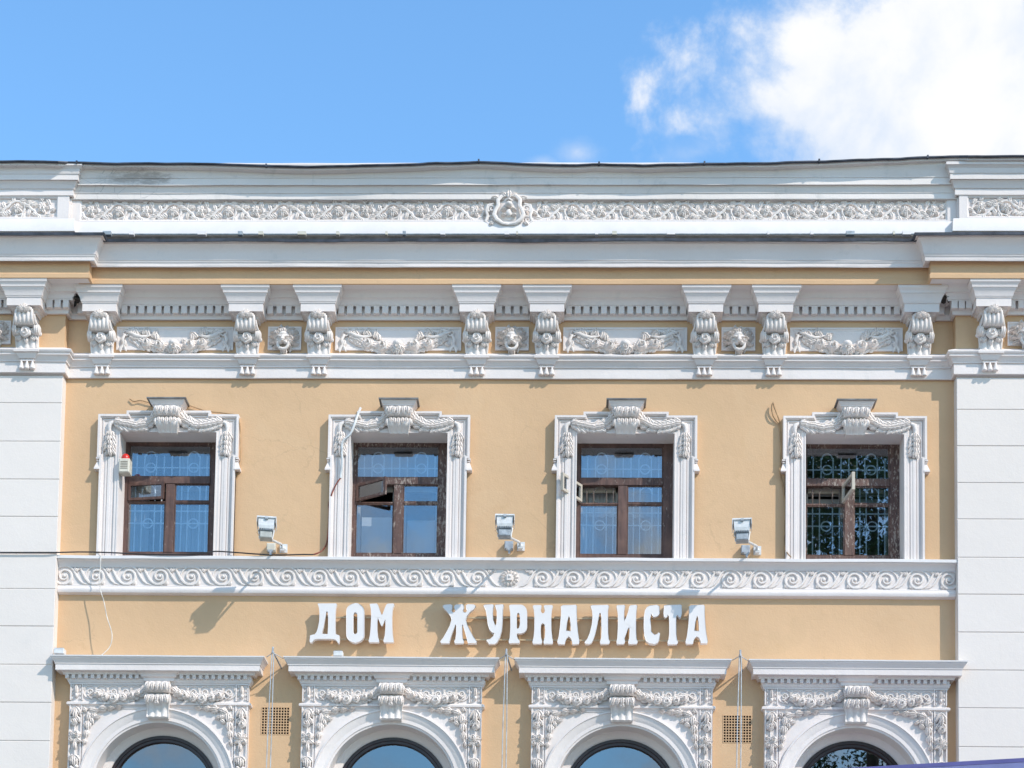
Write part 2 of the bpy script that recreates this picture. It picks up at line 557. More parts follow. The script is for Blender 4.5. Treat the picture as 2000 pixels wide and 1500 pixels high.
    def mesh(s, name, mat, smooth=None):
        me = bpy.data.meshes.new(name)
        me.from_pydata(s.v, [], s.f)
        me.materials.append(mat)
        if smooth is not None:
            me.shade_smooth()
            me.set_sharp_from_angle(angle=R_(smooth))
        me.update()
        return me

    def build(s, name, mat, parent=None, smooth=None, loc=None):
        o = bpy.data.objects.new(name, s.mesh(name, mat, smooth))
        C.objects.link(o)
        if parent is not None: o.parent = parent
        if loc is not None: o.location = loc
        return o


def tag(o, label=None, cat=None, group=None, kind=None):
    if label: o['label'] = label
    if cat: o['category'] = cat
    if group: o['group'] = group
    if kind: o['kind'] = kind
    return o


def empty(name, loc=(0, 0, 0)):
    o = bpy.data.objects.new(name, None)
    C.objects.link(o)
    o.location = loc
    o.empty_display_size = 0.2
    return o


def place(name, me, parent, loc=(0, 0, 0), rot=None, scale=None):
    o = bpy.data.objects.new(name, me)
    C.objects.link(o)
    o.parent = parent
    o.location = loc
    if rot: o.rotation_euler = rot
    if scale: o.scale = scale
    return o


def copy_tree(o, parent, loc=None, skip=()):
    c = o.copy()
    C.objects.link(c)
    c.parent = parent
    if loc is not None: c.location = loc
    for ch in list(o.children):
        if ch.name.split('.')[0] not in skip:
            copy_tree(ch, c)
    return c


def zz(py, d=0.0, px=1000):
    return W(px, py, d)[1]


def prof(rows, px=1000):
    """[(d, py)] -> [(d, z)]"""
    return [(d, zz(py, d, px)) for d, py in rows]


# ------------------------------------------------------------------ setting: ground
g = MB(); g.box(-400, 400, -400, 400, -0.5, 0.0)
GROUND = simple('city_ground', (0.34, 0.315, 0.28), 0.9, 0, 0.2, 0.4)
tag(g.build('ground', GROUND), 'grey city ground in front of the building', kind='structure')
ASPHALT = simple('asphalt', (0.10, 0.097, 0.092), 0.85, 0, 0.25, 3)
r = MB(); r.box(-120, 120, -13.5, -4.5, -0.02, 0.004)
tag(r.build('road', ASPHALT), 'asphalt street along the facade', kind='structure')
PAVE = simple('pavement_stone', (0.54, 0.51, 0.46), 0.85, 0, 0.15, 2)
r = MB(); r.box(-120, 120, -4.5, 0.2, -0.02, 0.13)
tag(r.build('pavement', PAVE), 'pale stone pavement below the facade', kind='structure')

# ------------------------------------------------------------------ the building
B = tag(empty('building', (0, 0, 0)), 'ochre stucco classical building with white mouldings and stucco reliefs', 'building')
DP = 0.17                       # pilaster projection
XL = W(117, 900, DP)[0]         # inner front corners of the two pilasters
XR = W(1869, 900, DP)[0]
XA, XB = -11.5, 11.5            # ends of the facade, out of view
FACE = [(XA, -DP), (XL, -DP), (XL, 0), (XR, 0), (XR, -DP), (XB, -DP)]


def face_path(dp, grow=0.0):
    return [(XA, -dp), (XL + grow, -dp), (XL + grow, 0), (XR - grow, 0), (XR - grow, -dp), (XB, -dp)]


UPC = [W(px, 950, 0)[0] for px in (328, 778.5, 1221, 1668)]
LOC = [W(px, 1340, 0.1)[0] for px in (312, 766, 1215, 1671)]
z_open_t = zz(846, 0.07, 778)
z_open_b = zz(1085, 0.07, 778)
OPW = (W(423, 900, .07)[0] - W(235, 900, .07)[0]) / 2 + 0.0          # half width of the upper openings
# arches (local to their own centre)
ARC_C = zz(1539, 0.08, 766)
AR_OUT, AR_IN, AR_FR = 153 * PX, 125 * PX, 107 * PX
z_low = 4.6
z_top = zz(325, 0.0)

# wall sheet with openings
xs = sorted(set([XL - 0.02, XR + 0.02] + [c + s * OPW for c in UPC for s in (-1, 1)]))
wall = MB()
zrow0 = zz(1166, 0.0)
zt = zz(560, 0)


def cells(mb, xs, zs, holes, y):
    for i in range(len(xs) - 1):
        for j in range(len(zs) - 1):
            xm, zm = (xs[i] + xs[i + 1]) / 2, (zs[j] + zs[j + 1]) / 2
            if any(h[0] < xm < h[1] and h[2] < zm < h[3] for h in holes): continue
            mb.add([(xs[i], y, zs[j]), (xs[i + 1], y, zs[j]), (xs[i + 1], y, zs[j + 1]), (xs[i], y, zs[j + 1])], [(0, 1, 2, 3)])


holes = [(c - OPW, c + OPW, z_open_b - 0.05, z_open_t) for c in UPC]
lo_h = [(c - AR_IN - 0.02, c + AR_IN + 0.02, z_low, ARC_C + AR_IN) for c in LOC]
vent_c = [W(538, 1408, 0), W(1440, 1424, 0)]
vw, vh = 27 * PX, 27 * PX
vent_h = [(x - vw, x + vw, z - vh, z + vh) for x, z in vent_c]
xs2 = sorted(set([XL - 0.02, XR + 0.02] + [v for h in holes + lo_h + vent_h for v in h[:2]]))
zs2 = sorted(set([0.0, zrow0, zt] + [v for h in holes + lo_h + vent_h for v in h[2:]]))
cells(wall, xs2, zs2, holes + lo_h + vent_h, 0.0)
wall.build('wall', TAN, B)

# pilasters: core and rusticated blocks with recessed joints
for side in (0, 1):
    core = MB()
    x0, x1 = (XA, XL) if side == 0 else (XR, XB)
    core.box(x0, x1, -DP + 0.008, 0.6, 0, zz(735, DP))
    core.build('pilaster', BLOCK, B)
    px_ref = 60 if side == 0 else 1935
    joints = ([787, 862, 936, 1009, 1081, 1150, 1223, 1298, 1372, 1447, 1520] if side == 0 else [800, 871, 943, 1014, 1089, 1161, 1235, 1309, 1383, 1459, 1532])
    zj = [W(px_ref, 738, DP)[1]] + [W(px_ref, j, DP)[1] for j in joints]
    while zj[-1] > 0.6: zj.append(zj[-1] - 0.53)
    marg = 0.095
    for i in range(len(zj) - 1):
        hi, lo = zj[i], zj[i + 1]
        gap = 0.0045
        for bx0, bx1 in (((XA, XL - 3.0), (XL - 3.0 + 0.01, XL)) if side == 0 else ((XR, XR + 3.0), (XR + 3.01, XB))):
            bm = MB()
            bm.cbox(bx0, bx1, -DP - random.uniform(0, 0.003), -DP + 0.012, lo + gap, hi - gap, 0.006)
            bm.build('stone_block', BLOCK, B)

# ---- architrave under the frieze
arch = MB()
arch.sweep(face_path(DP), prof([(-.02, 745), (.0, 741), (.035, 740.5), (.045, 739), (.045, 718.5), (.062, 718), (.062, 715.5), (.075, 713), (.085, 709), (.105, 705.5), (.118, 704), (.118, 700.5), (.128, 699.5), (.140, 697), (.146, 694), (.142, 693), (-.02, 690)]), 0.25, 0.004, 1.0)
architrave = arch.build('architrave', WHITE, B, 35)

# ---- frieze wall (ochre) above it
fr = MB()
fr.sweep(face_path(DP), [(0.012, zz(700, 0)), (0.012, zz(612, 0))], 0.5)
fr.build('frieze', TAN, B)

# ---- main cornice
z_sof = zz(553.5, 0.46)
bed = MB()
bed.sweep(face_path(DP), prof([(0.0, 627), (.045, 626), (.062, 624.5), (.068, 617), (.084, 615), (.084, 613.2), (.066, 613), (.066, 598.5), (.140, 598.3), (.140, 596), (.150, 595.5), (.158, 592), (.168, 588), (.190, 583.5), (.222, 580.5), (.222, 578.5)]) + [(.25, z_sof - 0.012), (.27, z_sof + 0.002)], 0.25, 0.003, 4.0)
bed_o = bed.build('bed_moulding', WHITE, B, 35)
sof = MB()
sof.sweep(face_path(DP), [(.0, z_sof + .001), (.440, z_sof + 0.001)], 0.3)
sof.build('soffit', WHITE, B)
cor = MB()
cor.sweep(face_path(DP), [(.42, z_sof - .003), (.452, z_sof - .003), (.452, zz(547, .452)), (.440, zz(546, .44)), (.440, zz(520, .44))], 0.25, 0.003, 6.0)
cor.build('corona', TAN, B, 30)
cy = MB()
cy_prof = [(.43, 522.5), (.528, 522), (.534, 520.5), (.534, 514.5), (.542, 513), (.548, 511), (.548, 508.8), (.556, 508.2), (.556, 505), (.562, 503), (.570, 497), (.586, 490), (.612, 483), (.636, 478.5), (.646, 477), (.646, 473.5), (.68, 473), (.68, 471.2)]
cy.sweep(face_path(DP), prof(cy_prof), 0.22, 0.006, 9.0)
cy.build('cornice', WHITE, B, 35)
fl = MB()
zc0 = zz(471.5, .69)
fl.sweep(face_path(DP), [(.675, zc0), (.700, zc0 - 0.004), (.706, zc0 + .032), (.66, zc0 + 0.045), (.0, zc0 + 0.14)], 0.2, 0.014, 13.0)
fl.build('flashing', FLASH, B, 30)

# dentils
dent = MB(); dw = 5.9 * PX
dent.cbox(-dw, dw, -0.142, -0.064, zz(612.8, .13), zz(598.4, .13), 0.004)
dent_me = dent.mesh('dentil', WHITE)
BR_PX = [197, 482, 622, 931, 1068, 1377, 1513, 1797]
BRX = [W(p, 655, .2)[0] for p in BR_PX]
BRP = [W(50, 648, .2 + DP)[0], W(1937, 648, .2 + DP)[0]]
caphw = 34 * PX


def dentil_run(xa, xb, y, step=17.5 * PX):
    n = max(1, int(round((xb - xa) / step)))
    for i in range(n):
        x = xa + (i + 0.5) * (xb - xa) / n
        place('dentil', dent_me, bed_o, (x, y, random.uniform(-.002, .002)), None, (random.uniform(.95, 1.03), 1, 1))


gaps = [XL + 0.13] + [v for b in BRX for v in (b - caphw, b + caphw)] + [XR - 0.13]
for i in range(0, len(gaps), 2):
    if gaps[i + 1] - gaps[i] > 0.08: dentil_run(gaps[i], gaps[i + 1], 0)
dentil_run(BRP[0] + caphw, XL + 0.10, -DP, 16 * PX)
dentil_run(BRP[0] - caphw - 0.6, BRP[0] - caphw, -DP)
dentil_run(XR - 0.10, BRP[1] - caphw, -DP, 16 * PX)
dentil_run(BRP[1] + caphw, BRP[1] + caphw + 0.6, -DP)

# ---- bracket (console) with cap, leaf crest, fluted scroll, rosette, shaft and three drops
PXR = 931
zb = lambda py, d: zz(py, d, PXR)


def flute(n, amp, edge=0.0):
    def f(u):
        return amp * abs(math.cos(u * n * math.pi / 2)) ** 0.7 - (edge if abs(u) > 0.97 else 0)
    return f


scr = MB()
hw = 18 * PX
scr.loft([(d, zb(py, d), w * PX) for d, py, w in ((.25, 616, 17), (.285, 617.5, 17.5), (.30, 621, 17.8), (.305, 628, 18), (.30, 635, 18.3), (.285, 641, 18.5), (.255, 646, 18.5), (.20, 650, 18.5), (.16, 653, 18))], 34, flute(4.5, 0.028))
scr.loft([(d, zb(py, d), w * PX) for d, py, w in ((.17, 655, 18), (.155, 664, 19), (.135, 676, 19.5), (.125, 686, 20), (.13, 693, 20.5))], 30, flute(3.5, 0.024))
# side volutes
for sg in (-1, 1):
    cz = zb(655, .19)
    pts = [];
    for (rr_, xx) in ((0.080, 17), (0.088, 19), (0.078, 20.5), (0.088, 22), (0.074, 24), (0.078, 25.4), (0.045, 27.6)):
        pts.append((sg * xx * PX, rr_))
    vs = []; n = 16
    for xx, rr_ in pts:
        for j in range(n):
            a = TAU * j / n
            vs.append((xx, -0.165 + rr_ * math.cos(a), cz + rr_ * 0.92 * math.sin(a)))
    fs = [(i * n + j, i * n + (j + 1) % n, (i + 1) * n + (j + 1) % n, (i + 1) * n + j) for i in range(6) for j in range(n)]
    fs.append(tuple(6 * n + j for j in range(n)))
    scr.add(vs, fs)
    # S strip from the volute down to the shaft
    scr.tube([(sg * 19 * PX, -.28, zb(626, .28)), (sg * 21 * PX, -.26, zb(640, .26)), (sg * 25 * PX, -.18, zb(652, .2)), (sg * 22 * PX, -.13, zb(668, .13)), (sg * 20.5 * PX, -.12, zb(690, .12))], [.012, .016, .02, .016, .012], 6)
bracket = scr.build('bracket', RELIEF, B, 40)
cap = MB()
hwf = 33.5 * PX
cpath = [(-hwf, 0.0), (-hwf, -.335), (hwf, -.335), (hwf, 0.0)]
ztop = z_sof - 0.002
crow = [(-.10, 609), (.0, 608.4), (.0, 592.5), (.012, 591.5), (.012, 589.8), (.02, 588.5), (.030, 582), (.048, 576), (.058, 573.5), (.058, 571.8), (.070, 571), (.072, 568), (.082, 564), (.1, 560.5), (.102, 559)]
cap.sweep(cpath, [(d, zb(py, .335 + d)) for d, py in crow] + [(.102, ztop), (-.02, ztop)])
nk = 26 * PX
cap.sweep([(-nk, 0), (-nk, -.24), (nk, -.24), (nk, 0)], [(-.05, zb(626, .2)), (-.03, zb(624, .22)), (-.02, zb(618, .23)), (.01, zb(616, .25)), (.015, zb(613, .26)), (.045, zb(610, .28)), (.05, zb(608, .29))])
cap.build('bracket_cap', WHITE, bracket, 35)
cr = MB()
for a, l in ((90, 11), (50, 10), (130, 10), (15, 12), (165, 12), (-10, 9), (190, 9)):
    cr.leaf(0, zb(616, .35), R_(a), l * PX * 1.2, 4.4 * PX, .04, .325, 0.3 * (1 if a < 90 else -1), 2)
for sg in (-1, 1):
    cr.rose(sg * 11 * PX, zb(613, .35), 5.5 * PX, .05, .31, 2, 12, 5)
cr.build('leaf_crest', RELIEF, bracket, 50)
ro = MB()
zr = zb(660, .21)
ro.rose(0, zr, 12 * PX, .075, .20, 1)
for sg in (-1, 1):
    ro.rose(sg * 17 * PX, zr + 3 * PX, 9 * PX, .06, .165, 3, 14, 6)
    ro.rose(sg * 24 * PX, zr + 1 * PX, 5.5 * PX, .05, .12, 4, 12, 5)
    ro.leaf(sg * 9 * PX, zr - 6 * PX, R_(-90 + sg * 40), 12 * PX, 4 * PX, .03, .15, 0, 2)
    ro.leaf(sg * 16 * PX, zr - 4 * PX, R_(-90 + sg * 25), 11 * PX, 3.6 * PX, .03, .14, 0, 2)
    ro.dome(sg * 13 * PX, zr - 9 * PX, 4 * PX, 4 * PX, .035, .14)
ro.leaf(0, zr - 7 * PX, R_(-90), 14 * PX, 4.5 * PX, .035, .15, 0, 3)
ro.build('rosette', RELIEF, bracket, 50)
bs = MB()
bs.sweep([(-20 * PX, 0), (-20 * PX, -.13), (20 * PX, -.13), (20 * PX, 0)], [(d, zb(py, .13 + d)) for d, py in ((-.1, 717), (-.042, 717), (-.042, 714.5), (-.05, 714), (-.05, 712.5), (-.03, 711.5), (-.012, 706), (.004, 701), (.012, 700), (.012, 698.5), (.03, 698), (.034, 693.5), (.02, 692), (-.12, 691.6))])
bs.build('bracket_foot', WHITE, bracket, 35)
dr = MB()
vs = []; n = 12
for (rr_, py) in ((1.6, 717.5), (2.3, 719.5), (3.4, 724), (5.0, 729.5), (5.5, 731), (4.8, 732.5)):
    z = zb(py, .085)
    for j in range(n): vs.append((rr_ * PX * math.cos(TAU * j / n), -.082 + rr_ * PX * math.sin(TAU * j / n), z))
fs = [(i * n + j, i * n + (j + 1) % n, (i + 1) * n + (j + 1) % n, (i + 1) * n + j) for i in range(5) for j in range(n)] + [tuple(5 * n + j for j in range(n))]
dr.add(vs, fs)
drop_me = dr.mesh('drop', WHITE, 40)
for k in (-1, 0, 1):
    place('drop', drop_me, bracket, (k * 11 * PX, 0, 0))
bracket.location = (BRX[0], 0, 0)
for x in BRX[1:]:
    copy_tree(bracket, B, (x, 0, 0))
for x in BRP:
    copy_tree(bracket, B, (x, -DP, 0))

# ---- lion masks between the paired brackets
LPX = 1000
zl = zz(662, .03, LPX)
pl = MB()
pw_, ph_ = 33 * PX, 23.5 * PX
pl.frame([(-pw_, -ph_), (pw_, -ph_), (pw_, ph_), (-pw_, ph_)], [(0, .01), (0, .042), (3 * PX, .042), (4.5 * PX, .030), (6 * PX, .026), (30 * PX, .026)], True)
pl.box(-pw_ + .02, pw_ - .02, -.024, -.008, -ph_ + .02, ph_ - .02)
lion_panel = pl.build('lion_panel', WHITE, B, 30)
lm = MB()
random.seed(3)
# mane: three rings of curling locks
for ring, (r0, ln, wd, hh, bb, cnt) in enumerate(((13, 17, 4.4, .045, .026, 15), (11, 13, 4.2, .065, .05, 13), (10, 9, 4.2, .06, .085, 11))):
    for i in range(cnt):
        a = TAU * (i + 0.5 * (ring % 2)) / cnt + math.pi / 2
        if ring == 0 and -0.25 < math.sin(a) + 1.0 < 0.12: continue
        u, v = r0 * PX * math.cos(a) * 1.05, r0 * PX * math.sin(a) * 0.95
        lm.leaf(u, v - .012, a + random.uniform(-.15, .15), ln * PX * 1.12 * (1.0 if abs(math.cos(a)) > .4 else .85), wd * PX, hh, bb, random.choice((-1, 1)) * random.uniform(.5, .9), 2)
HV = lambda app, w: app * PX - w * .50          # height that is seen at app once it stands w proud
lm.dome(0, HV(2, .07), 17.5 * PX, 19 * PX, .135, .03, 0, 22, 7)              # skull
lm.dome(0, HV(13, .15), 11 * PX, 7 * PX, .07, .10, 0, 16, 5)                 # forehead
for a, l, x in ((90, 12, 0), (116, 10, -3), (64, 10, 3)):
    lm.leaf(x * PX, HV(15, .14), R_(a), l * PX, 4.5 * PX, .05, .10, (90 - a) * .01, 2)
for sg in (-1, 1):
    lm.dome(sg * 6.8 * PX, HV(8.5, .185), 6.2 * PX, 2.4 * PX, .055, .135, sg * .35, 12, 4)    # brow
    lm.dome(sg * 6.6 * PX, HV(4.5, .16), 2.6 * PX, 1.6 * PX, .02, .145, 0, 8, 3)              # eye
    lm.dome(sg * 11 * PX, HV(0, .13), 6 * PX, 7.5 * PX, .06, .095, sg * .2, 12, 4)            # cheek
    lm.dome(sg * 4.4 * PX, HV(-3.5, .20), 5.4 * PX, 4.0 * PX, .085, .135, sg * -.25, 12, 5)   # muzzle pads
    lm.dome(sg * 16 * PX, HV(15, .10), 4.2 * PX, 4.8 * PX, .05, .08, 0, 10, 4)                # ear
    lm.tube([(sg * 9.6 * PX, -.17, HV(-4, .17)), (sg * 10 * PX, -.165, HV(-9, .165)), (sg * 7.4 * PX, -.17, HV(-15.5, .17))], [.016, .018, .016], 6)
lm.tube([(0, -.165, HV(10, .165)), (0, -.205, HV(5, .2)), (0, -.235, HV(.5, .235))], [.022, .026, .032], 8, .8)   # nose bridge
lm.dome(0, HV(0, .235), 4.2 * PX, 2.6 * PX, .05, .205, 0, 10, 4)            # nose
lm.dome(0, HV(-17, .17), 7.2 * PX, 4.2 * PX, .105, .075, 0, 12, 5)          # lower jaw
lm.tube([(x * PX, -.165, HV(y, .165)) for x, y in ((-11, -5), (-10.5, -11), (-6.5, -17), (0, -19), (6.5, -17), (10.5, -11), (11, -5))], [.014, .02, .024, .026, .024, .02, .014], 7)
lm.dome(0, HV(-22, .12), 5.0 * PX, 5.5 * PX, .055, .07, 0, 10, 4)           # beard
lm.leaf(-3 * PX, HV(-20, .1), R_(-105), 9 * PX, 2.8 * PX, .04, .08, 0, 0)
lm.leaf(3 * PX, HV(-20, .1), R_(-75), 9 * PX, 2.8 * PX, .04, .08, 0, 0)
lm.build('lion_mask', RELIEF, lion_panel, 60, (0, 0, 0))
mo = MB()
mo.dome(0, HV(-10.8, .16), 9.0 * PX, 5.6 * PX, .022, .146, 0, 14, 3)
mo.build('open_mouth', simple('mouth_shade_plaster', (0.20, 0.15, 0.11), 0.9), lion_panel, 50)  # dark dome paints the shade inside the open mouth
lx = [W(p, 662, .03)[0] for p in (556, 1000, 1442)]
lion_panel.location = (lx[0], -.005, zl)
for x in lx[1:]: copy_tree(lion_panel, B, (x, -.005, zl))
for p in (-11, 2001):
    copy_tree(lion_panel, B, (W(p, 655, .03 + DP)[0], -.005 - DP, zl))

# ---- garland panels
zg = zz(662, .03, 778)


def add_swag(mb, pts, r, b, seed, step=8.0, leafl=15, lw=5.4, hh=.04, up=True):
    """overlapping leaves along a hanging curve with a core under them"""
    rnd = random.Random(seed)
    P = [Vector(p) for p in pts]
    # resample
    seg = [(P[i + 1] - P[i]).length for i in range(len(P) - 1)]
    tot = sum(seg)
    n = max(3, int(tot / (step * PX)))
    for i in range(n):
        s_ = (i + 0.5) / n * tot
        k = 0
        while k < len(seg) - 1 and s_ > seg[k]:
            s_ -= seg[k]; k += 1
        p = P[k].lerp(P[k + 1], min(1, s_ / seg[k]))
        d = (P[k + 1] - P[k]).normalized()
        a = math.atan2(d.y, d.x)
        t = (i + .5) / n
        rad = r * (0.55 + 0.6 * math.sin(math.pi * t))
        for sg in (-1, 0, 1):
            o = rad * 0.62 * sg
            mb.leaf(p.x - math.sin(a) * o, p.y + math.cos(a) * o, a + sg * rnd.uniform(.35, .6) + rnd.uniform(-.1, .1), leafl * PX * rnd.uniform(.85, 1.15), lw * PX * rnd.uniform(.85, 1.1), hh * (1.25 if sg == 0 else .9), b + (rad * .45 if sg == 0 else rad * .2), rnd.uniform(-.3, .3), 2)


def garland_panel(hwid, seed):
    rnd = random.Random(seed)
    pb = MB()
    ph = 23.5 * PX
    pb.frame([(-hwid, -ph), (hwid, -ph), (hwid, ph), (-hwid, ph)], [(0, .01), (0, .036), (3.5 * PX, .036), (4.5 * PX, .026), (6 * PX, .026), (6.6 * PX, .022), (ph, .022)], True)
    pb.box(-hwid + .02, hwid - .02, -.020, -.008, -ph + .02, ph - .02)
    o = pb.build('garland_panel', WHITE, B, 30)
    s = hwid / (113 * PX)
    for sg in (-1, 1):
        gm = MB()
        # swag from the bow to the middle flower
        pts = [(sg * u * PX * s, v * PX) for u, v in ((92, 6), (78, 0), (62, -9), (46, -15), (28, -19), (12, -21))]
        add_swag(gm, pts, 6 * PX, .022, seed + sg, 9.0, 15, 5.4, .024)
        # twisted ribbon from the bow
        gm.tube([(sg * u * PX * s, -w, v * PX) for u, v, w in ((94, 12, .05), (84, 9, .07), (74, 3, .075), (62, 1, .07), (48, 5, .05), (38, 8, .04))], [.012, .022, .026, .022, .014, .008], 6, .6)
        gm.tube([(sg * u * PX * s, -w, v * PX) for u, v, w in ((93, 13, .05), (80, 16, .06), (68, 12, .06), (58, 17, .05), (46, 13, .04))], [.014, .02, .016, .014, .006], 6, .6)
        # bow loops
        gm.spiral(sg * 95 * PX * s, 11 * PX, 2 * PX, 8.5 * PX, R_(200 if sg > 0 else -20), -sg * 1.25, .013, .045, 20)
        gm.spiral(sg * 78 * PX * s, 12 * PX, 1 * PX, 6.5 * PX, R_(90), sg * 1.2, .011, .04, 18)
        gm.leaf(sg * 66 * PX * s, 8 * PX, R_(90 - sg * 50), 15 * PX, 5 * PX, .03, .025, sg * .5, 3)
        gm.leaf(sg * 58 * PX * s, 6 * PX, R_(90 + sg * 25), 14 * PX, 4.5 * PX, .03, .025, -sg * .5, 3)
        gm.leaf(sg * 84 * PX * s, 8 * PX, R_(90 + sg * 15), 12 * PX, 4.5 * PX, .03, .025, sg * .3, 3)
        for u_, v_, a_, l_ in ((72, 4, 70, 19), (62, 6, 118, 18), (50, 4, 60, 18), (44, 0, 125, 20), (86, 4, 120, 16), (34, -4, 75, 16)):
            gm.leaf(sg * u_ * PX * s, v_ * PX, R_(a_ if sg > 0 else 180 - a_), l_ * PX, 5.8 * PX, .045, .024, sg * rnd.uniform(-.9, .9), 3)
        # drooping ribbon end past the corner of the panel
        gm.tube([(sg * u * PX * s, -w, v * PX) for u, v, w in ((96, 8, .05), (101, -3, .06), (99, -13, .05), (105, -22, .05), (104, -29, .045))], [.014, .024, .018, .026, .006], 6, .5)
        gm.tube([(sg * u * PX * s, -w, v * PX) for u, v, w in ((99, -13, .05), (96, -20, .05), (93, -27, .04))], [.012, .018, .006], 6, .5)
        gm.leaf(sg * 97 * PX * s, -4 * PX, R_(-90), 14 * PX, 5 * PX, .03, .03, sg * .3, 2)
        # small buds and leaves around the swag
        for k in range(11):
            t = rnd.random()
            u, v = 14 + 70 * t, -14 + 14 * t * t + rnd.uniform(-9, 4)
            gm.leaf(sg * u * PX * s, v * PX, rnd.uniform(0, TAU), rnd.uniform(7, 12) * PX, 3.2 * PX, .028, .03 + rnd.random() * .02, rnd.uniform(-.6, .6), 2)
        for k in range(3):
            gm.dome(sg * rnd.uniform(18, 80) * PX * s, rnd.uniform(-16, -4) * PX, 3 * PX, 3 * PX, .05, .03, 0, 8, 4)
        gm.build('garland', RELIEF, o, 55)
    for u, v, R, h in ((0, -21, 13.5, .12), (-28, -17, 10.5, .10), (30, -16, 11, .10), (-54, -12, 10.0, .09), (54, -12, 9.5, .09)):
        f = MB()
        if u == 0:
            # large drooping tulip-like bloom
            f.dome(0, v * PX + 5 * PX, 11.5 * PX, 10 * PX, h * 1.2, .05, 0, 14, 5)
            f.rose(0, v * PX - 2 * PX, 11 * PX, .10, h * .75, seed, 18, 7)
            for a in (-150, -120, -90, -60, -30):
                f.leaf(9 * PX * math.cos(R_(a)) * .5, v * PX + 9 * PX * math.sin(R_(a)) * .4, R_(a), 13 * PX, 5.2 * PX, .05, .09, 0, 2)
        else:
            f.rose(u * PX * s, v * PX, R * PX * 1.1, h * 1.15, .055, seed + u, 20, 8)
            for k in range(4):
                a = rnd.uniform(0, TAU)
                f.leaf(u * PX * s + R * PX * .7 * math.cos(a), v * PX + R * PX * .7 * math.sin(a), a, 8 * PX, 3.4 * PX, .03, .03, rnd.uniform(-.5, .5), 2)
        f.build('flower', RELIEF, o, 55)
    return o


GX = [(228, 456), (655, 901), (1100, 1342), (1543, 1763)]
for i, (a, b) in enumerate(GX):
    xa, xb = W(a, 662, .03)[0], W(b, 662, .03)[0]
    o = garland_panel((xb - xa) / 2, 11 + 7 * i)
    o.location = ((xa + xb) / 2, -.006, zg)

# ---- parapet
DPP = 0.085
XLP, XRP = W(150, 345, .3)[0] - 0.14, W(1858, 345, .3)[0] + 0.14
PPATH = [(XA, -DPP), (XLP, -DPP), (XLP, 0), (XRP, 0), (XRP, -DPP), (XB, -DPP)]
pp = MB()
pp.sweep(PPATH, prof([(.02, 462), (.10, 457), (.10, 455), (.09, 434), (.085, 433)]), 0.3, .002, 2)
pp.build('parapet_base', FLASH_LT, B, 30)
zp_t, zp_b = zz(391, .03), zz(433, .03)
par = MB()
par.sweep(PPATH, [(.02, zp_b - .3), (.02, zp_t + .5)], .5)
parapet = par.build('parapet', WHITE, B, 30)
# raised frame round the sunk relief panels
XPL, XPR = W(157, 412, .05)[0], W(1850, 412, .05)[0]


def sunk(x0, x1, y):
    m = MB()
    m.frame([(x0, zp_b), (x1, zp_b), (x1, zp_t), (x0, zp_t)], [(-.25, .06), (-.2, .068), (0, .068), (2 * PX, .05), (3.5 * PX, .046), (4 * PX, .024), (20 * PX, .022)], True)
    o = m.build('panel_frame', WHITE, parapet, 30)
    o.location = (0, y, 0)


fm = MB()
def plate_with_hole(mb, X0, X1, Z0, Z1, x0, x1, z0, z1, d0, d1):
    mb.prism([[(X0, Z0), (X1, Z0), (X1, Z1), (X0, Z1)], [(x0, z0), (x0, z1), (x1, z1), (x1, z0)]], d0, d1)


def panel_plate(X0, X1, x0, x1, dz, y):
    m = MB()
    plate_with_hole(m, X0, X1, zp_b - .05, zp_t + .06, x0, x1, zp_b + dz, zp_t + dz, .018, .066)
    m.frame([(x0, zp_b + dz), (x1, zp_b + dz), (x1, zp_t + dz), (x0, zp_t + dz)], [(0, .064), (1.5 * PX, .052), (3 * PX, .048), (3.6 * PX, .024)], True)
    o = m.build('panel_frame', WHITE, parapet, 30)
    o.location = (0, y, 0)


panel_plate(XLP, XRP, XPL, XPR, 0, 0)
XQL, XQR = W(113, 410, .13)[0], W(1889, 410, .13)[0]
panel_plate(XA, XLP, XQL - 2.6, XQL, -.002, -DPP)
panel_plate(XRP, XB, XQR, XQR + 2.6, -.002, -DPP)
# crowning moulding
top = MB()
top_main = prof([(.05, 391), (.088, 390), (.095, 388.5), (.095, 378), (.105, 377), (.105, 375.5), (.11, 374), (.118, 369), (.13, 364.5), (.135, 363.2), (.135, 361.6), (.165, 361), (.165, 348), (.175, 347), (.175, 344.5), (.18, 343), (.19, 336), (.205, 329), (.22, 325), (.225, 322), (.225, 319), (.0, 318)])
top.sweep([(XLP - .3, 0), (XRP + .3, 0)], top_main, .25, .006, 21)
top.build('parapet_cornice', WHITE_OLD, parapet, 35)
for X0, X1 in ((XA, XLP), (XRP, XB)):
    t2 = MB()
    c0_ = [(.05, 390), (.072, 388), (.078, 387), (.078, 375), (.092, 374), (.10, 370), (.125, 362), (.14, 359), (.14, 357), (.165, 356.4), (.165, 346), (.175, 345), (.18, 342), (.19, 335), (.205, 332), (.22, 329), (.23, 328), (.23, 323), (.0, 321)]
    pth = [(X0, -DPP), (X1 - .02, -DPP), (X1 - .02, 0.1)] if X0 == XA else [(X0 + .02, 0.1), (X0 + .02, -DPP), (X1, -DPP)]
    t2.sweep(pth, prof(c0_), .25, .006, 33 + X0)
    t2.build('parapet_cornice', WHITE, parapet, 35)
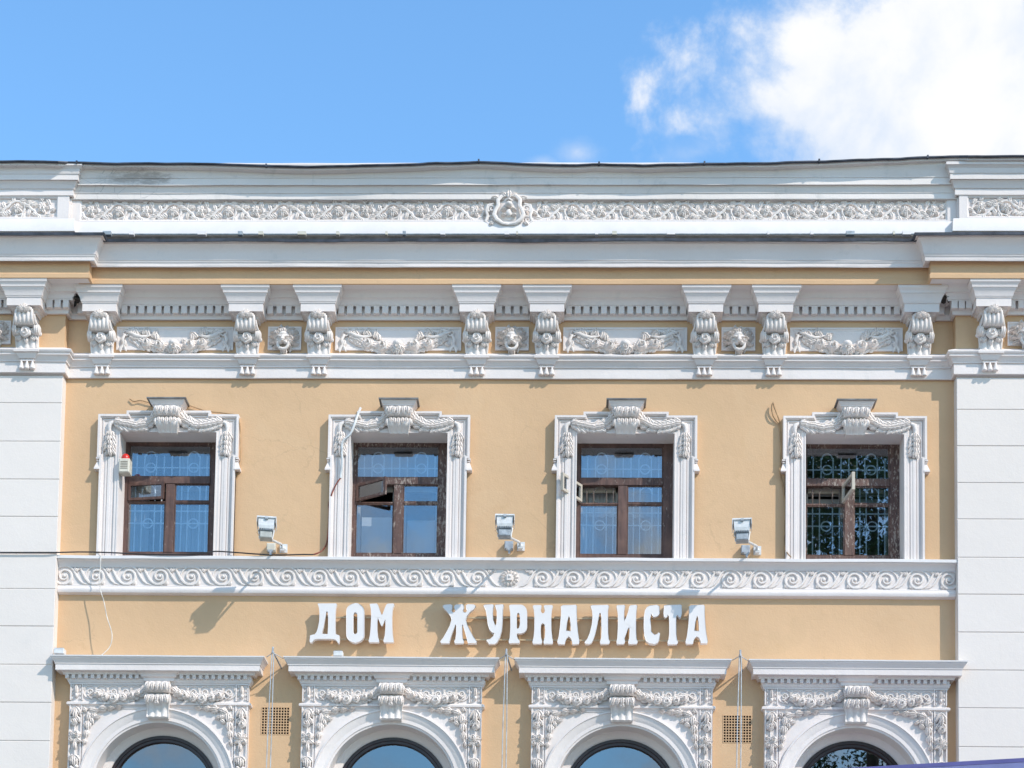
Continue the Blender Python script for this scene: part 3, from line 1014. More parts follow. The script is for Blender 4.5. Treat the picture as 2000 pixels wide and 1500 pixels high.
# wavy dark capping, drawn from its own measured run
caprun = [(-200, 313), (0, 314), (75, 313.5), (150, 316), (250, 317.5), (400, 318), (520, 322), (600, 324), (720, 321.5), (850, 317.5), (935, 314.5), (1000, 317.5), (1100, 321.5), (1170, 319), (1260, 321.5), (1380, 318), (1500, 317), (1600, 313.5), (1750, 308), (1850, 304), (2000, 303), (2200, 302)]
fm = MB()
cps = [W(a, b, .32) for a, b in caprun]
pf = [(.27, -.006), (.315, -.026), (.327, -.016), (.327, .0), (.30, .008), (.0, .06)]
vs = []; vb = []
pb = [(.15, -.050), (.285, -.044), (.285, -.004)]
xsL = W(560, 320, .42)[0]
xsn = np.linspace(cps[0][0], cps[-1][0], 150)
zsn = np.interp(xsn, [c[0] for c in cps], [c[1] for c in cps])
for x, z in zip(xsn, zsn):
    j = .006 * noise.noise(Vector((x * 4, 1, 2)))
    jd = .012 * noise.noise(Vector((x * 2.2, 5, 2)))
    ov = .065 if (x < XLP or x > XRP) else 0.0
    for d, dz in pf: vs.append((x, -(d + jd + ov), z + dz + j - ov * .57))
    for d, dz in pb: vb.append((x, -(d + jd + ov * (d > .2)), z + dz + j - ov * .57))
q = len(pb)
bm_ = MB(); bm_.add(vb, [(i * q + k, (i + 1) * q + k, (i + 1) * q + k + 1, i * q + k + 1) for i in range(149) for k in range(q - 1)])
bm_.build('eaves_board', WHITE_OLD, parapet, 25)
q = len(pf)
fm.add(vs, [(i * q + k, (i + 1) * q + k, (i + 1) * q + k + 1, i * q + k + 1) for i in range(149) for k in range(q - 1)])
fm.build('capping', FLASH, parapet, 25)
# folded seams of the capping
for a, b in ((150, 316), (520, 322), (935, 313), (1170, 318), (1376, 317), (1600, 312.5), (1812, 305)):
    m = MB(); x, z = W(a, b, .32)
    m.box(x - .012, x + .012, -.335, -.1, z - .030, z + .012)
    m.build('seam', FLASH, parapet)

# rinceau: one scroll with its rosette, repeated
def scroll_unit(flip):
    m = MB()
    R = 17 * PX
    f = -1 if flip else 1
    rnd = random.Random(5 + flip)
    # thick stem that sweeps in from the neighbour and curls three quarters round the rosette
    pts, rs = [], []
    for i in range(22):
        t = i / 21
        a = R_(-165) + t * TAU * .80
        rr_ = R * (1.04 - .22 * t)
        pts.append((rr_ * math.cos(a), -.04, f * rr_ * math.sin(a) * .98)); rs.append(.026 - .014 * t)
    lead = [(-46 * PX, f * 15 * PX), (-37 * PX, f * 12 * PX), (-28 * PX, f * 5 * PX), (-21 * PX, f * -3 * PX)]
    m.tube([(a, -.04, b) for a, b in lead] + pts, [.014, .019, .024, .027] + rs, 7, 1.2)
    m.spiral(pts[-1][0] * .72, pts[-1][2] * .72, .3 * PX, 4 * PX, 0, 1.2 * f, .014, .05, 12)
    for a, l, w, bd in ((135, 14, 5.5, .9), (85, 13, 5, -.8), (35, 15, 5.4, .9), (-20, 13, 5, -.9), (-70, 15, 5.6, .9), (-120, 13, 5.0, -.8)):
        u, v = R * .96 * math.cos(R_(a)), f * R * .96 * math.sin(R_(a))
        m.leaf(u, v, f * R_(a + 50 + rnd.uniform(-15, 15)), l * PX, w * PX, .042, .026, f * bd, 3)
    for (u, v, a, l, w, bd) in ((-27, 6, 75, 15, 5.2, -.9), (-24, -2, -135, 15, 5.2, .9), (-33, 11, 15, 13, 4.6, .8), (-35, 10, -160, 12, 4.4, -.8), (-20, -9, -60, 12, 4.6, .7)):
        m.leaf(u * PX, f * v * PX, f * R_(a), l * PX, w * PX, .042, .026, f * bd, 3)
    # rosette
    if flip:
        for k in range(6):
            m.leaf(0, 0, TAU * k / 6 + .3, 12 * PX, 5 * PX, .055, .03, .2, 2)
        m.rose(0, 0, 6.5 * PX, .06, .05, 2, 14, 6)
    else:
        for k in range(5):
            a = TAU * k / 5
            m.leaf(3 * PX * math.cos(a), 3 * PX * math.sin(a), a, 10 * PX, 4.6 * PX, .05, .028, .3, 2)
        m.rose(0, 0, 9 * PX, .075, .03, 1, 18, 7)
    return m.mesh('scroll_relief', RELIEF, 50)


zs_ = zz(412.5, .045)
SU = [scroll_unit(0), scroll_unit(1)]
lp = [178 + 53.6 * i for i in range(15)]
rp = [1064 + 54.2 * i for i in range(15)]
for i, p in enumerate(lp):
    place('scroll_relief', SU[i % 2], parapet, (W(p, 412, .045)[0], -.0, zs_), None, (1 if i else .97, .72, 1))
for i, p in enumerate(rp):
    place('scroll_relief', SU[i % 2], parapet, (W(p, 412, .045)[0], -.0, zs_), None, (-1, .72, 1))
for i, p in enumerate((83, 33, -17)):
    place('scroll_relief', SU[i % 2], parapet, (W(p, 408, .13)[0], -DPP, zs_), None, (1, .72, .95))
for i, p in enumerate((1915, 1965, 2015)):
    place('scroll_relief', SU[i % 2], parapet, (W(p, 406, .13)[0], -DPP, zs_), None, (-1, .72, .95))
# cartouche
ct = MB()
ct.dome(0, -3 * PX, 27 * PX, 33 * PX, .07, .02, 0, 26, 6)
ct.dome(0, -7 * PX, 16 * PX, 19 * PX, .035, .07, 0, 22, 5)
for sg in (-1, 1):
    ct.tube([(sg * u * PX, -w, v * PX) for u, v, w in ((5, 30, .10), (15, 27, .11), (22, 18, .12), (21, 6, .12), (26, -4, .12), (29, -14, .12), (24, -25, .12), (13, -33, .11), (0, -35, .10))], [.022, .03, .033, .03, .028, .034, .034, .028, .02], 7)
    ct.spiral(sg * 34 * PX, 2 * PX, 1 * PX, 9 * PX, R_(90), -sg * 1.4, .018, .075, 22)
    ct.spiral(sg * 36 * PX, -22 * PX, 1 * PX, 10 * PX, R_(90), sg * 1.4, .018, .065, 22)
    ct.tube([(sg * u * PX, -.07, v * PX) for u, v in ((30, 14), (42, 10), (45, -2), (42, -14), (46, -26), (38, -34))], [.012, .02, .024, .022, .022, .012], 6)
    ct.leaf(sg * 20 * PX, 22 * PX, R_(90 - sg * 60), 16 * PX, 6 * PX, .05, .07, sg * -.6, 3)
    ct.leaf(sg * 6 * PX, 26 * PX, R_(90 - sg * 30), 14 * PX, 5.5 * PX, .05, .08, sg * -.5, 3)
    ct.leaf(sg * 30 * PX, -28 * PX, R_(-90 + sg * 35), 12 * PX, 5 * PX, .05, .06, sg * .5, 3)
ct.leaf(0, 24 * PX, R_(90), 18 * PX, 7 * PX, .06, .08, 0, 3)
ct.build('cartouche', RELIEF, parapet, 50, (W(994, 406, .1)[0], -.03, zz(408, .1))).scale = (1, .75, .92)
ch = MB()      # small helmeted head and shoulders on the shield
ch.dome(0, 7 * PX, 8 * PX, 7 * PX, .09, .11, 0, 14, 5)
ch.tube([(-8 * PX, -.17, 12 * PX), (0, -.20, 15 * PX), (8 * PX, -.17, 12 * PX)], [.012, .02, .012], 6)
ch.dome(0, 13 * PX, 6 * PX, 5 * PX, .07, .11, 0, 12, 4)
ch.dome(0, -10 * PX, 7 * PX, 9 * PX, .05, .09, 0, 14, 5)
for sg in (-1, 1):
    ch.leaf(sg * 4 * PX, -3 * PX, R_(90 - sg * 75), 12 * PX, 4 * PX, .05, .09, -sg * .9, 2)
    ch.leaf(sg * 6 * PX, -16 * PX, R_(90 - sg * 60), 10 * PX, 3.4 * PX, .04, .085, -sg * .9, 2)
ch.build('shield_device', RELIEF, parapet, 50, (W(994, 406, .1)[0], -.03, zz(408, .1))).scale = (1, .85, .92)

# rail and lamp strips in the gap above the cornice flashing
gz = zz(460, .40)
gp = MB()
gp.sweep([(XA, 0), (XB, 0)], [(.34, gz - .12), (.36, gz + .012), (.02, gz + .05)], .5)
gp.build('cornice_roof', simple('dark_roof_sheet', (0.07, 0.065, 0.06), 0.7, 0.2, .4, 6), B)
rl = MB()
rl.tube([(XL + .5, -.40, gz + .02), (XR - .5, -.40, gz + .02)], .012, 6)
rl.build('gutter_rail', LAMPG, B, 40)
random.seed(12)
for i, p in enumerate((210, 258, 395, 470, 510, 590, 660, 755, 790, 865, 990, 1010, 1165, 1200, 1310, 1500, 1585, 1660, 1745, 1770)):
    m = MB()
    w = random.choice((4, 6, 9, 16)) * PX
    x = W(p, 460, .42)[0]
    m.box(x - w / 2, x + w / 2, -.47, -.40, gz - .02, gz + .03)
    m.build('rail_clip', random.choice((FLASH_LT, LAMPG, CREAM)), B)
# dark lumps painting the gloom of hollow corners beside the pilasters
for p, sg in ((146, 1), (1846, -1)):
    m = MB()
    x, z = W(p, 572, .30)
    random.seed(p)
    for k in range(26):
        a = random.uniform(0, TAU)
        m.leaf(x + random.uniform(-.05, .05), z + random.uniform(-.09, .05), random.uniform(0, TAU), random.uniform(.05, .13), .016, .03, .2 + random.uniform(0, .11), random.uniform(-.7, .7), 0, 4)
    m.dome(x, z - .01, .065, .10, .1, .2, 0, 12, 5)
    m.build('dark_hollow', HOLLOW, B, 30)

# ------------------------------------------------------------------ string course below the upper windows
XS0, XS1 = W(111, 1120, .1)[0], W(1869, 1120, .1)[0]
course = MB()
c_prof = prof([(-.02, 1168), (.05, 1163.5), (.075, 1161), (.088, 1156.5), (.085, 1152.5), (.072, 1150.5), (.066, 1150), (.066, 1147.5), (.05, 1147), (.05, 1113.5), (.066, 1112), (.075, 1108), (.10, 1101), (.13, 1097.5), (.14, 1096.5), (.14, 1093.5)])
course.sweep([(XS0 + .01, 0), (XS1 - .01, 0)], c_prof, .25, .004, 17)
course_o = course.build('string_course', WHITE, B, 35)
cf = MB()
zc1 = zz(1092.5, .15)
cf.sweep([(XS0, 0), (XS1, 0)], [(.13, zc1 - .012), (.156, zc1 - .016), (.158, zc1 + .022), (.15, zc1 + .028), (-.05, zc1 + .07)], .2, .006, 41)
cf.build('ledge_flashing', FLASH_LT, B, 30)


def wave_unit():
    m = MB()
    b = .058
    R = 17.8 * PX
    T = 61.5 * PX
    # curl: enters under the spiral from the left, climbs the right side and winds in
    pts, rs = [], []
    for i in range(40):
        t = i / 39
        a = R_(-110) + t * TAU * 1.75
        rr_ = R * (1.0 - .90 * t ** .85)
        pts.append((rr_ * math.cos(a), -b - .006 * t, rr_ * math.sin(a))); rs.append(.021 - .010 * t)
    m.tube([(-.5 * T, -b, 13 * PX), (-.42 * T, -b, 4 * PX), (-.33 * T, -b, -6 * PX), (-.22 * T, -b, -13 * PX), (-.12 * T, -b, -16 * PX)] + pts[2:], [.014, .018, .02, .021, .021] + rs[2:], 6, 1.0)
    # second rib: rises over the spiral and falls to the next one
    pts = [(-R * 1.25 * math.cos(R_(20)), -b, -R * .3)]
    rs = [.006]
    for i in range(10):
        a = R_(170 - i * 17)
        pts.append((R * 1.22 * math.cos(a), -b, R * 1.10 * math.sin(a))); rs.append(.011 + .0006 * i)
    pts += [(.40 * T, -b, -1 * PX), (.49 * T, -b, -9 * PX), (.60 * T, -b, -14.5 * PX), (.75 * T, -b, -17 * PX)]
    rs += [.016, .016, .013, .006]
    m.tube(pts, rs, 6, .9)
    # leaf fillers
    m.leaf(.33 * T, 17 * PX, R_(-75), 11 * PX, 3.2 * PX, .022, .05, .5, 0)
    m.leaf(.44 * T, 17 * PX, R_(-95), 9 * PX, 2.8 * PX, .02, .05, -.4, 0)
    m.leaf(.55 * T, 17 * PX, R_(-115), 8 * PX, 2.6 * PX, .02, .05, -.6, 0)
    m.leaf(.22 * T, -17 * PX, R_(70), 9 * PX, 2.8 * PX, .02, .05, .6, 0)
    m.leaf(.14 * T, -17 * PX, R_(25), 8 * PX, 2.4 * PX, .02, .05, .3, 0)
    m.dome(0, 0, 4 * PX, 4 * PX, .03, .055, 0, 10, 3)
    return m.mesh('wave_scroll', RELIEF, 50)


WU = wave_unit()
zw = zz(1129.5, .055)
for i in range(14):
    place('wave_scroll', WU, course_o, (W(126 + 62.1 * i, 1129, .055)[0], 0, zw))
for i in range(14):
    place('wave_scroll', WU, course_o, (W(1060 + 61.0 * i, 1131, .055)[0], 0, zw), None, (-1, 1, 1))
md = MB()
md.dome(0, 0, 19 * PX, 16.5 * PX, .03, .05, 0, 24, 4)
for k in range(14):
    a = TAU * k / 14
    md.leaf(9 * PX * math.cos(a), 8 * PX * math.sin(a), a, 9 * PX, 2.5 * PX, .025, .06, .2, 0)
md.spiral(0, 0, 18 * PX, 18 * PX, 0, 1, .010, .055, 30)
md.box(-5 * PX, 5 * PX, -.11, -.06, -6 * PX, 6 * PX)
md.dome(1 * PX, 1.5 * PX, 3.4 * PX, 3 * PX, .03, .10, 0, 10, 3)
md.build('medallion', RELIEF, course_o, 50, (W(995, 1130, .06)[0], 0, zw))

# ------------------------------------------------------------------ upper windows: surrounds
c0 = UPC[0]


def U(px, py, d=0.07):
    x, z = W(px, py, d)
    return x - c0, z


zsill = zz(1090, 0.1)
L_ = lambda px, d=.1: U(px, 900, d)[0]
hw_ear, hw_step, hw_jamb = 139 * PX, 83 * PX, 134 * PX
z_top_s, z_ear, z_earb, z_foot = U(328, 802, .1)[1], U(328, 809, .1)[1], U(328, 893, .1)[1], U(328, 917, .1)[1]
out = [(-hw_jamb, zsill), (-hw_jamb, z_earb), (-hw_ear, z_earb), (-hw_ear, z_ear), (-hw_step, z_ear), (-hw_step, z_top_s), (hw_step, z_top_s), (hw_step, z_ear), (hw_ear, z_ear), (hw_ear, z_earb), (hw_jamb, z_earb), (hw_jamb, zsill)]
sur = MB()
poly = out + [(OPW + .006, zsill), (OPW + .006, z_open_t + .006), (-OPW - .006, z_open_t + .006), (-OPW - .006, zsill)]
sur.prism(poly, -.005, .055)
p5 = PX
# outer fillet (travel clockwise seen from the street, so the surround lies to the right: use negative offsets)
sur.frame(out, [(0, 0), (0, .105), (-4.2 * p5, .105), (-4.8 * p5, .088), (-6.2 * p5, .088), (-7 * p5, .062), (-7.4 * p5, .056)])
inn = [(-OPW, zsill), (-OPW, z_open_t), (OPW, z_open_t), (OPW, zsill)]
sur.frame(inn, [(0, -.28), (0, .086), (2.4 * p5, .086), (3 * p5, .074), (8 * p5, .078), (8.6 * p5, .066), (10 * p5, .066), (10.6 * p5, .056)])
surround = sur.build('window_surround', WHITE, B, 30)
# fluting of the jambs under the ears
for sg in (-1, 1):
    for o, w, d in ((14.5, 2.6, .070), (20, 3.4, .076), (26.5, 2.2, .068)):
        x = sg * (OPW + o * PX)
        jm = MB(); jm.cbox(x - w * PX, x + w * PX, -d, -.05, zsill, z_earb + .02, .006)
        jm.build('jamb_moulding', WHITE, surround)
# stepped inner border below the top
ib = MB()
zz1 = z_top_s - 9 * PX; zz2 = z_ear - 9 * PX
ib.frame([(-hw_ear + 9 * PX, z_earb + 3 * PX), (-hw_ear + 9 * PX, zz2), (-hw_step + 6 * PX, zz2), (-hw_step + 6 * PX, zz1), (hw_step - 6 * PX, zz1), (hw_step - 6 * PX, zz2), (hw_ear - 9 * PX, zz2), (hw_ear - 9 * PX, z_earb + 3 * PX)], [(0, .054), (0, .070), (-2 * PX, .070), (-2.6 * PX, .054)])
ib.build('panel_border', WHITE, surround, 30)
for sg in (-1, 1):
    m = MB()
    xa = sg * (hw_jamb + 1 * PX)
    for zt_, zb_, w, d in ((z_earb, z_earb - 3 * PX, 6, .10), (z_earb - 5 * PX, z_earb - 6.5 * PX, 5, .09)):
        x0, x1 = sorted((xa, xa + sg * w * PX)); m.box(x0, x1, -d, .0, zb_, zt_)
    x0, x1 = sorted((xa - sg * 2 * PX, xa + sg * 4 * PX)); x2, x3 = sorted((xa - sg * 2 * PX, xa + sg * 9 * PX))
    m.frustum((x2, x3, -.11, 0, z_foot + 3 * PX), (x0, x1, -.07, 0, z_earb - 6.6 * PX))
    m.box(x2, x3, -.115, 0, z_foot, z_foot + 3 * PX)
    m.build('ear_drop', WHITE, surround)
# keystone
kz = lambda py, d: U(328, py, d)[1]
ks = MB()
kw = 26 * PX
ks.loft([(d, kz(py, d), w * PX) for d, py, w in ((.20, 792, 26), (.225, 795, 26.5), (.24, 800, 27), (.235, 806, 27), (.21, 811, 26.5), (.165, 814, 26))], 26, lambda u: .022 * abs(math.cos(u * 3.5 * math.pi / 2)))
ks.loft([(d, kz(py, d), w * PX) for d, py, w in ((.15, 815, 26), (.19, 817, 26.5), (.215, 822, 26), (.205, 828, 25), (.17, 834, 23.5), (.14, 839, 22), (.115, 844, 21), (.11, 846, 20.5))], 26, lambda u: .020 * abs(math.cos(u * 3.5 * math.pi / 2)))
keystone = ks.build('keystone', RELIEF, surround, 45); keystone.scale = (.88, 1, 1)
kl = MB()
for u, a, l in ((0, 0, 17), (-10, -8, 15), (10, 8, 15), (-19, -16, 14), (19, 16, 14)):
    kl.leaf(u * PX, kz(793, .24), R_(-90 + a * .6), l * PX, 5.4 * PX, .04, .232, 0, 3)
    kl.leaf(u * PX * .95, kz(815, .2), R_(-90 - a * .7), (l - 1) * PX, 5.2 * PX, .045, .19, 0, 3)
for sg in (-1, 1):
    kl.spiral(sg * 25 * PX, kz(801, .2), .5 * PX, 8 * PX, R_(90), sg * 1.4, .016, .2, 20)
    kl.dome(sg * 25 * PX, kz(820, .2), 6 * PX, 7 * PX, .09, .13, 0, 10, 4)
kl.build('acanthus', RELIEF, surround, 50).scale = (.88, 1, 1)
kc = MB()
kc.sweep([(-kw - .01, 0), (-kw - .01, -.20), (kw + .01, -.20), (kw + .01, 0)], [(d, kz(py, .2 + d)) for d, py in ((-.05, 796), (.0, 795), (.004, 792), (.02, 790), (.022, 788), (.034, 786), (.045, 782), (.052, 780), (.052, 778.5))])
kc.build('keystone_cap', WHITE, surround, 35)
kf = MB()
zk = kz(777, .27)
kf.sweep([(-kw - .01, 0), (-kw - .01, -.20), (kw + .01, -.20), (kw + .01, 0)], [(.03, zk - .004), (.080, zk - .010), (.082, zk + .008), (-.1, zk + .03), (-.19, zk + .035)])
kf.build('cap_flashing', simple('dull_grey_sheet_metal', (0.20, 0.195, 0.19), 0.6, 0.2, .3, 9), surround, 25)
# laurel swags and hanging tassels
for sg in (-1, 1):
    m = MB()
    zc = lambda py: kz(py, .09)
    path = [(sg * u * PX, zc(py)) for u, py in ((27, 815), (36, 824), (48, 831), (62, 834), (78, 832), (92, 829), (104, 826), (111, 826))]
    core = [(x, -.075, z) for x, z in path]
    m.tube(core, [.02, .03, .04, .045, .042, .036, .03, .02], 8, .9)
    add_swag(m, path[::-1], 6.0 * PX, .085, 5 + sg, 8.5, 16, 5.6, .034)
    m.build('swag', RELIEF, surround, 50)
    t = MB()
    t.tube([(sg * u * PX, -.075, zc(py)) for u, py in ((108, 824), (115, 827), (117, 836), (115, 846))], [.03, .04, .034, .02], 8)
    tp = [(sg * u * PX, zc(py)) for u, py in ((115, 838), (115, 850), (115, 862), (115, 874), (114, 882))]
    add_swag(t, tp, 5.2 * PX, .06, 9 + sg, 8.5, 15, 4.8, .04)
    t.build('tassel', RELIEF, surround, 50)
surround.location = (c0, 0, 0)
for x in UPC[1:]: copy_tree(surround, B, (x, 0, 0))

# ------------------------------------------------------------------ upper windows: frames, panes, grilles
WD = -0.27                    # depth of the frame face behind the wall


def bar(m, x0, x1, z0, z1, d0=-.33, d1=WD, c=.006):
    m.cbox(x0, x1, -d1, -d0, z0, z1, c)


def make_window(idx, pxc, grille, blind, mat):
    """all numbers are photo pixels of the first window, moved sideways to this one"""
    cx = UPC[idx]
    def P(px, py, d=WD):
        x, z = W(px, py, d)
        return x - c0, z
    xl, zt_ = P(246, 864); xr, _ = P(420, 864)
    zb_ = z_open_b - .03
    xm = (xl + xr) / 2 - .0
    f = MB()
    fo, fi = OPW + .03, .052
    ff = 7.5 * PX
    bar(f, -OPW - .02, -OPW - .02 + .02 + (xl + OPW) + ff, zb_ - .05, zt_ + .25, -.36, WD)
    bar(f, xr - ff, OPW + .02, zb_ - .05, zt_ + .25, -.36, WD)
    bar(f, xl + ff, xr - ff, zt_ - 5 * PX, zt_ + .25, -.36, WD + .001)
    zt1, zt2 = P(328, 931)[1], P(328, 945)[1]
    bar(f, xl + ff, xr - ff, zt2, zt1, -.36, WD + .012)
    bar(f, xl + ff, xr - ff, zb_ - .05, P(328, 1079)[1], -.36, WD + .002)
    mx0, mx1 = P(322, 1010)[0], P(340, 1010)[0]
    bar(f, mx0, mx1, P(328, 1079)[1], zt2, -.35, WD + .006)
    w = f.build('window', mat, B, None, (cx, 0, 0))
    zv = P(328, 982)[1]
    zbot = P(328, 1079)[1]
    # top light moulding + panes
    gd = -.290
    def pane(x0, x1, z0, z1, name='pane', d=gd):
        m = MB(); m.box(x0, x1, -d, -d + .004, z0, z1)
        return m.build(name, GLASS, w)
    def sash(x0, x1, z0, z1, t, name='sash', d1=WD - .008):
        m = MB()
        bar(m, x0, x0 + t, z0, z1, -.35, d1); bar(m, x1 - t, x1, z0, z1, -.35, d1)
        bar(m, x0 + t, x1 - t, z0, z0 + t, -.35, d1 - .001); bar(m, x0 + t, x1 - t, z1 - t, z1, -.35, d1 - .001)
        return m.build(name, mat, w)
    zt0 = zt_ - 5 * PX
    sash(xl + ff, xr - ff, zt1, zt0, 2.2 * PX)
    pane(xl + ff + 2 * PX, xr - ff - 2 * PX, zt1, zt0)
    # left and right casements: lower light, small vent light above
    for k, (x0, x1) in enumerate(((xl + ff, mx0), (mx1, xr - ff))):
        sash(x0, x1, zbot, zv, 2.2 * PX)
        pane(x0 + 2 * PX, x1 - 2 * PX, zbot, zv)
        m = MB(); bar(m, x0, x1, zv, zv + 4 * PX, -.35, WD - .004); m.build('glazing_bar', mat, w)
        if k == 1:
            sash(x0, x1, zv + 4 * PX, zt2, 2.2 * PX)
            pane(x0 + 2 * PX, x1 - 2 * PX, zv + 4 * PX, zt2)
    # opening vent sash (upper left light)
    x0, x1 = xl + ff, mx0
    zz0, zz1_ = zv + 4 * PX, zt2
    wv = x1 - x0
    ang = (R_(-9), R_(-34), R_(-121), R_(97))[idx]
    hinge_right = idx == 3
    t = 5 * PX
    vs_ = MB()
    a0, a1 = (-wv + .004, 0) if hinge_right else (0, wv - .004)
    vs_.box(a0, a0 + t, 0, .04, zz0, zz1_); vs_.box(a1 - t, a1, 0, .04, zz0, zz1_)
    vs_.box(a0 + t, a1 - t, .001, .039, zz0, zz0 + t); vs_.box(a0 + t, a1 - t, .001, .039, zz1_ - t, zz1_)
    hx = x1 if hinge_right else x0
    so = vs_.build('vent_sash', WOOD_W if idx >= 2 else mat, w, None, (hx, -WD - (.01 if idx < 2 else .0), 0))
    so.rotation_euler = (0, 0, ang)
    if idx == 2: so['label'] = 'small vent sash swung fully open outwards'
    m = MB(); m.box(a0 + t * .7, a1 - t * .7, .018, .022, zz0 + t * .7, zz1_ - t * .7)
    gp_ = m.build('vent_pane', GLASS, w, None, so.location); gp_.rotation_euler = (0, 0, ang)
    # decorative iron grille behind the glass
    gdp = .318
    if grille:
        q = MB()
        rr_ = .0100
        def V(x, z0, z1): q.tube([(x, gdp, z0), (x, gdp, z1)], rr_, 5)
        def H(x0, x1, z): q.tube([(x0, gdp, z), (x1, gdp, z)], rr_, 5)
        def O(x, z, r): q.tube([(x + r * math.cos(TAU * i / 18), gdp, z + r * math.sin(TAU * i / 18)) for i in range(19)], rr_, 5, ends=False)
        def A(x, z, r): q.tube([(x + r * math.cos(math.pi * i / 10), gdp, z + r * math.sin(math.pi * i / 10)) for i in range(11)], rr_, 5, ends=False)
        za, zbm = P(328, 888)[1], zt1
        xa, xb = xl + ff, xr - ff
        wtot = xb - xa
        zh = P(328, 911)[1]
        H(xa, xb, zh)
        for k, u in enumerate((.09, .185, .33, .425, .52, .615, .71, .86, .95)):
            V(xa + u * wtot, zbm - .05, za)
        for u in (.258, .785): O(xa + u * wtot, zh, 9.3 * PX); A(xa + u * wtot, za - .01, 10 * PX)
        if grille > 1:
            for (x0, x1) in ((xa, mx0), (mx1, xb)):
                wl = x1 - x0
                zc_ = P(328, 1020)[1]
                open_vent = x0 == xa and idx in (2, 3)
                for u in (.18, .36, .70, .88): V(x0 + u * wl, zbot - .05, zv if open_vent else zt2 - .02)
                if open_vent:
                    q_main, q = q, MB()
                    for u in (.18, .36, .70, .88): V(x0 + u * wl, zv + .002, zt2 - (.02 if u in (.18, .88) else .09))
                    A(x0 + .53 * wl, zt2 - 13 * PX, .17 * wl)
                    q.build('vent_grille', GRILLE_DIM, w, 60); q = q_main
                H(x0, x1, zc_); H(x0, x1, P(328, 996)[1])
                O(x0 + .53 * wl, zc_, 9.5 * PX)
                if x0 > xa or idx not in (2, 3): A(x0 + .53 * wl, zt2 - 13 * PX, .17 * wl)
        q.build('grille', GRILLE, w, 60)
    # inner frame of the second glazing
    i2 = MB()
    for (x0, x1, z0, z1) in ((xl, xl + 14 * PX, zbot, zt1), (xr - 14 * PX, xr, zbot, zt1), (mx0 - 4 * PX, mx1 + 4 * PX, zbot, zt1), (xl, xr, zt2 - 6 * PX, zt1 + 5 * PX), (xl, xr, zbot - .05, zbot + 6 * PX)):
        i2.box(x0, x1, .43, .47, z0, z1)
    i2.build('inner_frame', WOOD_W, w)
    if blind:
        m = MB()
        segs = 60
        top_, bot_ = (zt0, zbot - .05)
        def curtain(x0, x1, zt_c, zb_c, y):
            vs = []
            for i in range(segs + 1):
                x = x0 + (x1 - x0) * i / segs
                yy = y + .022 * math.sin(i * 1.15) + .014 * math.sin(i * .47 + 1)
                vs += [(x, yy, zb_c), (x, yy, zt_c)]
            m.add(vs, [(2 * i, 2 * i + 2, 2 * i + 3, 2 * i + 1) for i in range(segs)])
        if blind == 1:
            curtain(xl, xl + .30, top_, bot_, .56); m.build('curtain', CURT_BLUE, w, 70)
            m = MB(); curtain(.03, xr, top_, bot_, .57)
            m.build('curtain', CURT_BLUE, w, 70)
        elif blind == 2:
            m.box(xl + 16 * PX, mx0 - 6 * PX, .54, .545, zbot, zv - 14 * PX); m.build('roller_blind', CURT_GREY, w)
            m = MB(); m.box(mx1 + 6 * PX, xr - 16 * PX, .54, .545, zbot, zv - 20 * PX)
            m.build('roller_blind', CURT_GREY, w)
            m = MB()
            m.box(xl, xr, .6, .605, zt1, zt0); m.build('roller_blind', CURT_BLUE, w)
        elif blind == 3:
            curtain(xl, xr, top_, P(328, 990)[1], .60); m.build('curtain', CURT_GREY, w, 70)
            m = MB(); curtain(xl, xl + .3, top_, bot_, .64); m.build('curtain', CURT_GREY, w, 70)
            m = MB(); curtain(xr - .3, xr, top_, bot_, .64)
            m.build('curtain', CURT_GREY, w, 70)
        elif blind == 4:
            m.box(xl, xr, .62, .625, P(328, 962)[1], P(328, 952)[1]); m.build('roller_blind', CURT_GREY, w)
            m = MB(); m.box(xl, xr, .60, .605, P(328, 948)[1], P(328, 942)[1])
            m.build('roller_blind', CURT_GREY, w)
    # dim room behind
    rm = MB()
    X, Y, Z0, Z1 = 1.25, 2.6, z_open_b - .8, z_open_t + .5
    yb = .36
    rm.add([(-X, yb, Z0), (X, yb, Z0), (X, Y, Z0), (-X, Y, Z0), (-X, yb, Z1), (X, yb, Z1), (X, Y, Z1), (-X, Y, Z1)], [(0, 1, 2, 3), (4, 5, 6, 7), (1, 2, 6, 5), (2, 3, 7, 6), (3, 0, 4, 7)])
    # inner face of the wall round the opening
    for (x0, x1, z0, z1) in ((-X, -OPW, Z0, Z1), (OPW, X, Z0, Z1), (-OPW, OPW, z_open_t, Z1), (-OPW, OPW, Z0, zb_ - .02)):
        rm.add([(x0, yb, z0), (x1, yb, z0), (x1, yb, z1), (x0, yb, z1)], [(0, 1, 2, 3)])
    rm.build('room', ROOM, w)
    sb = MB(); sb.box(-OPW, OPW, -.02, .40, zb_ - .06, zb_ - .02); sb.build('inner_sill', WOOD_W, w)
    # side and head linings between frame and wall
    return w


for i, (g_, b_, m_) in enumerate(((2, 1, WOOD), (1, 2, WOOD_OLD), (2, 3, WOOD), (2, 4, WOOD_OLD))):
    make_window(i, 0, g_, b_, m_)

# ------------------------------------------------------------------ arched windows
l0 = LOC[0]


def Q(px, py, d=.1):
    x, z = W(px, py, d)
    return x - l0, z


def qz(py, d=.1): return Q(312, py, d)[1]


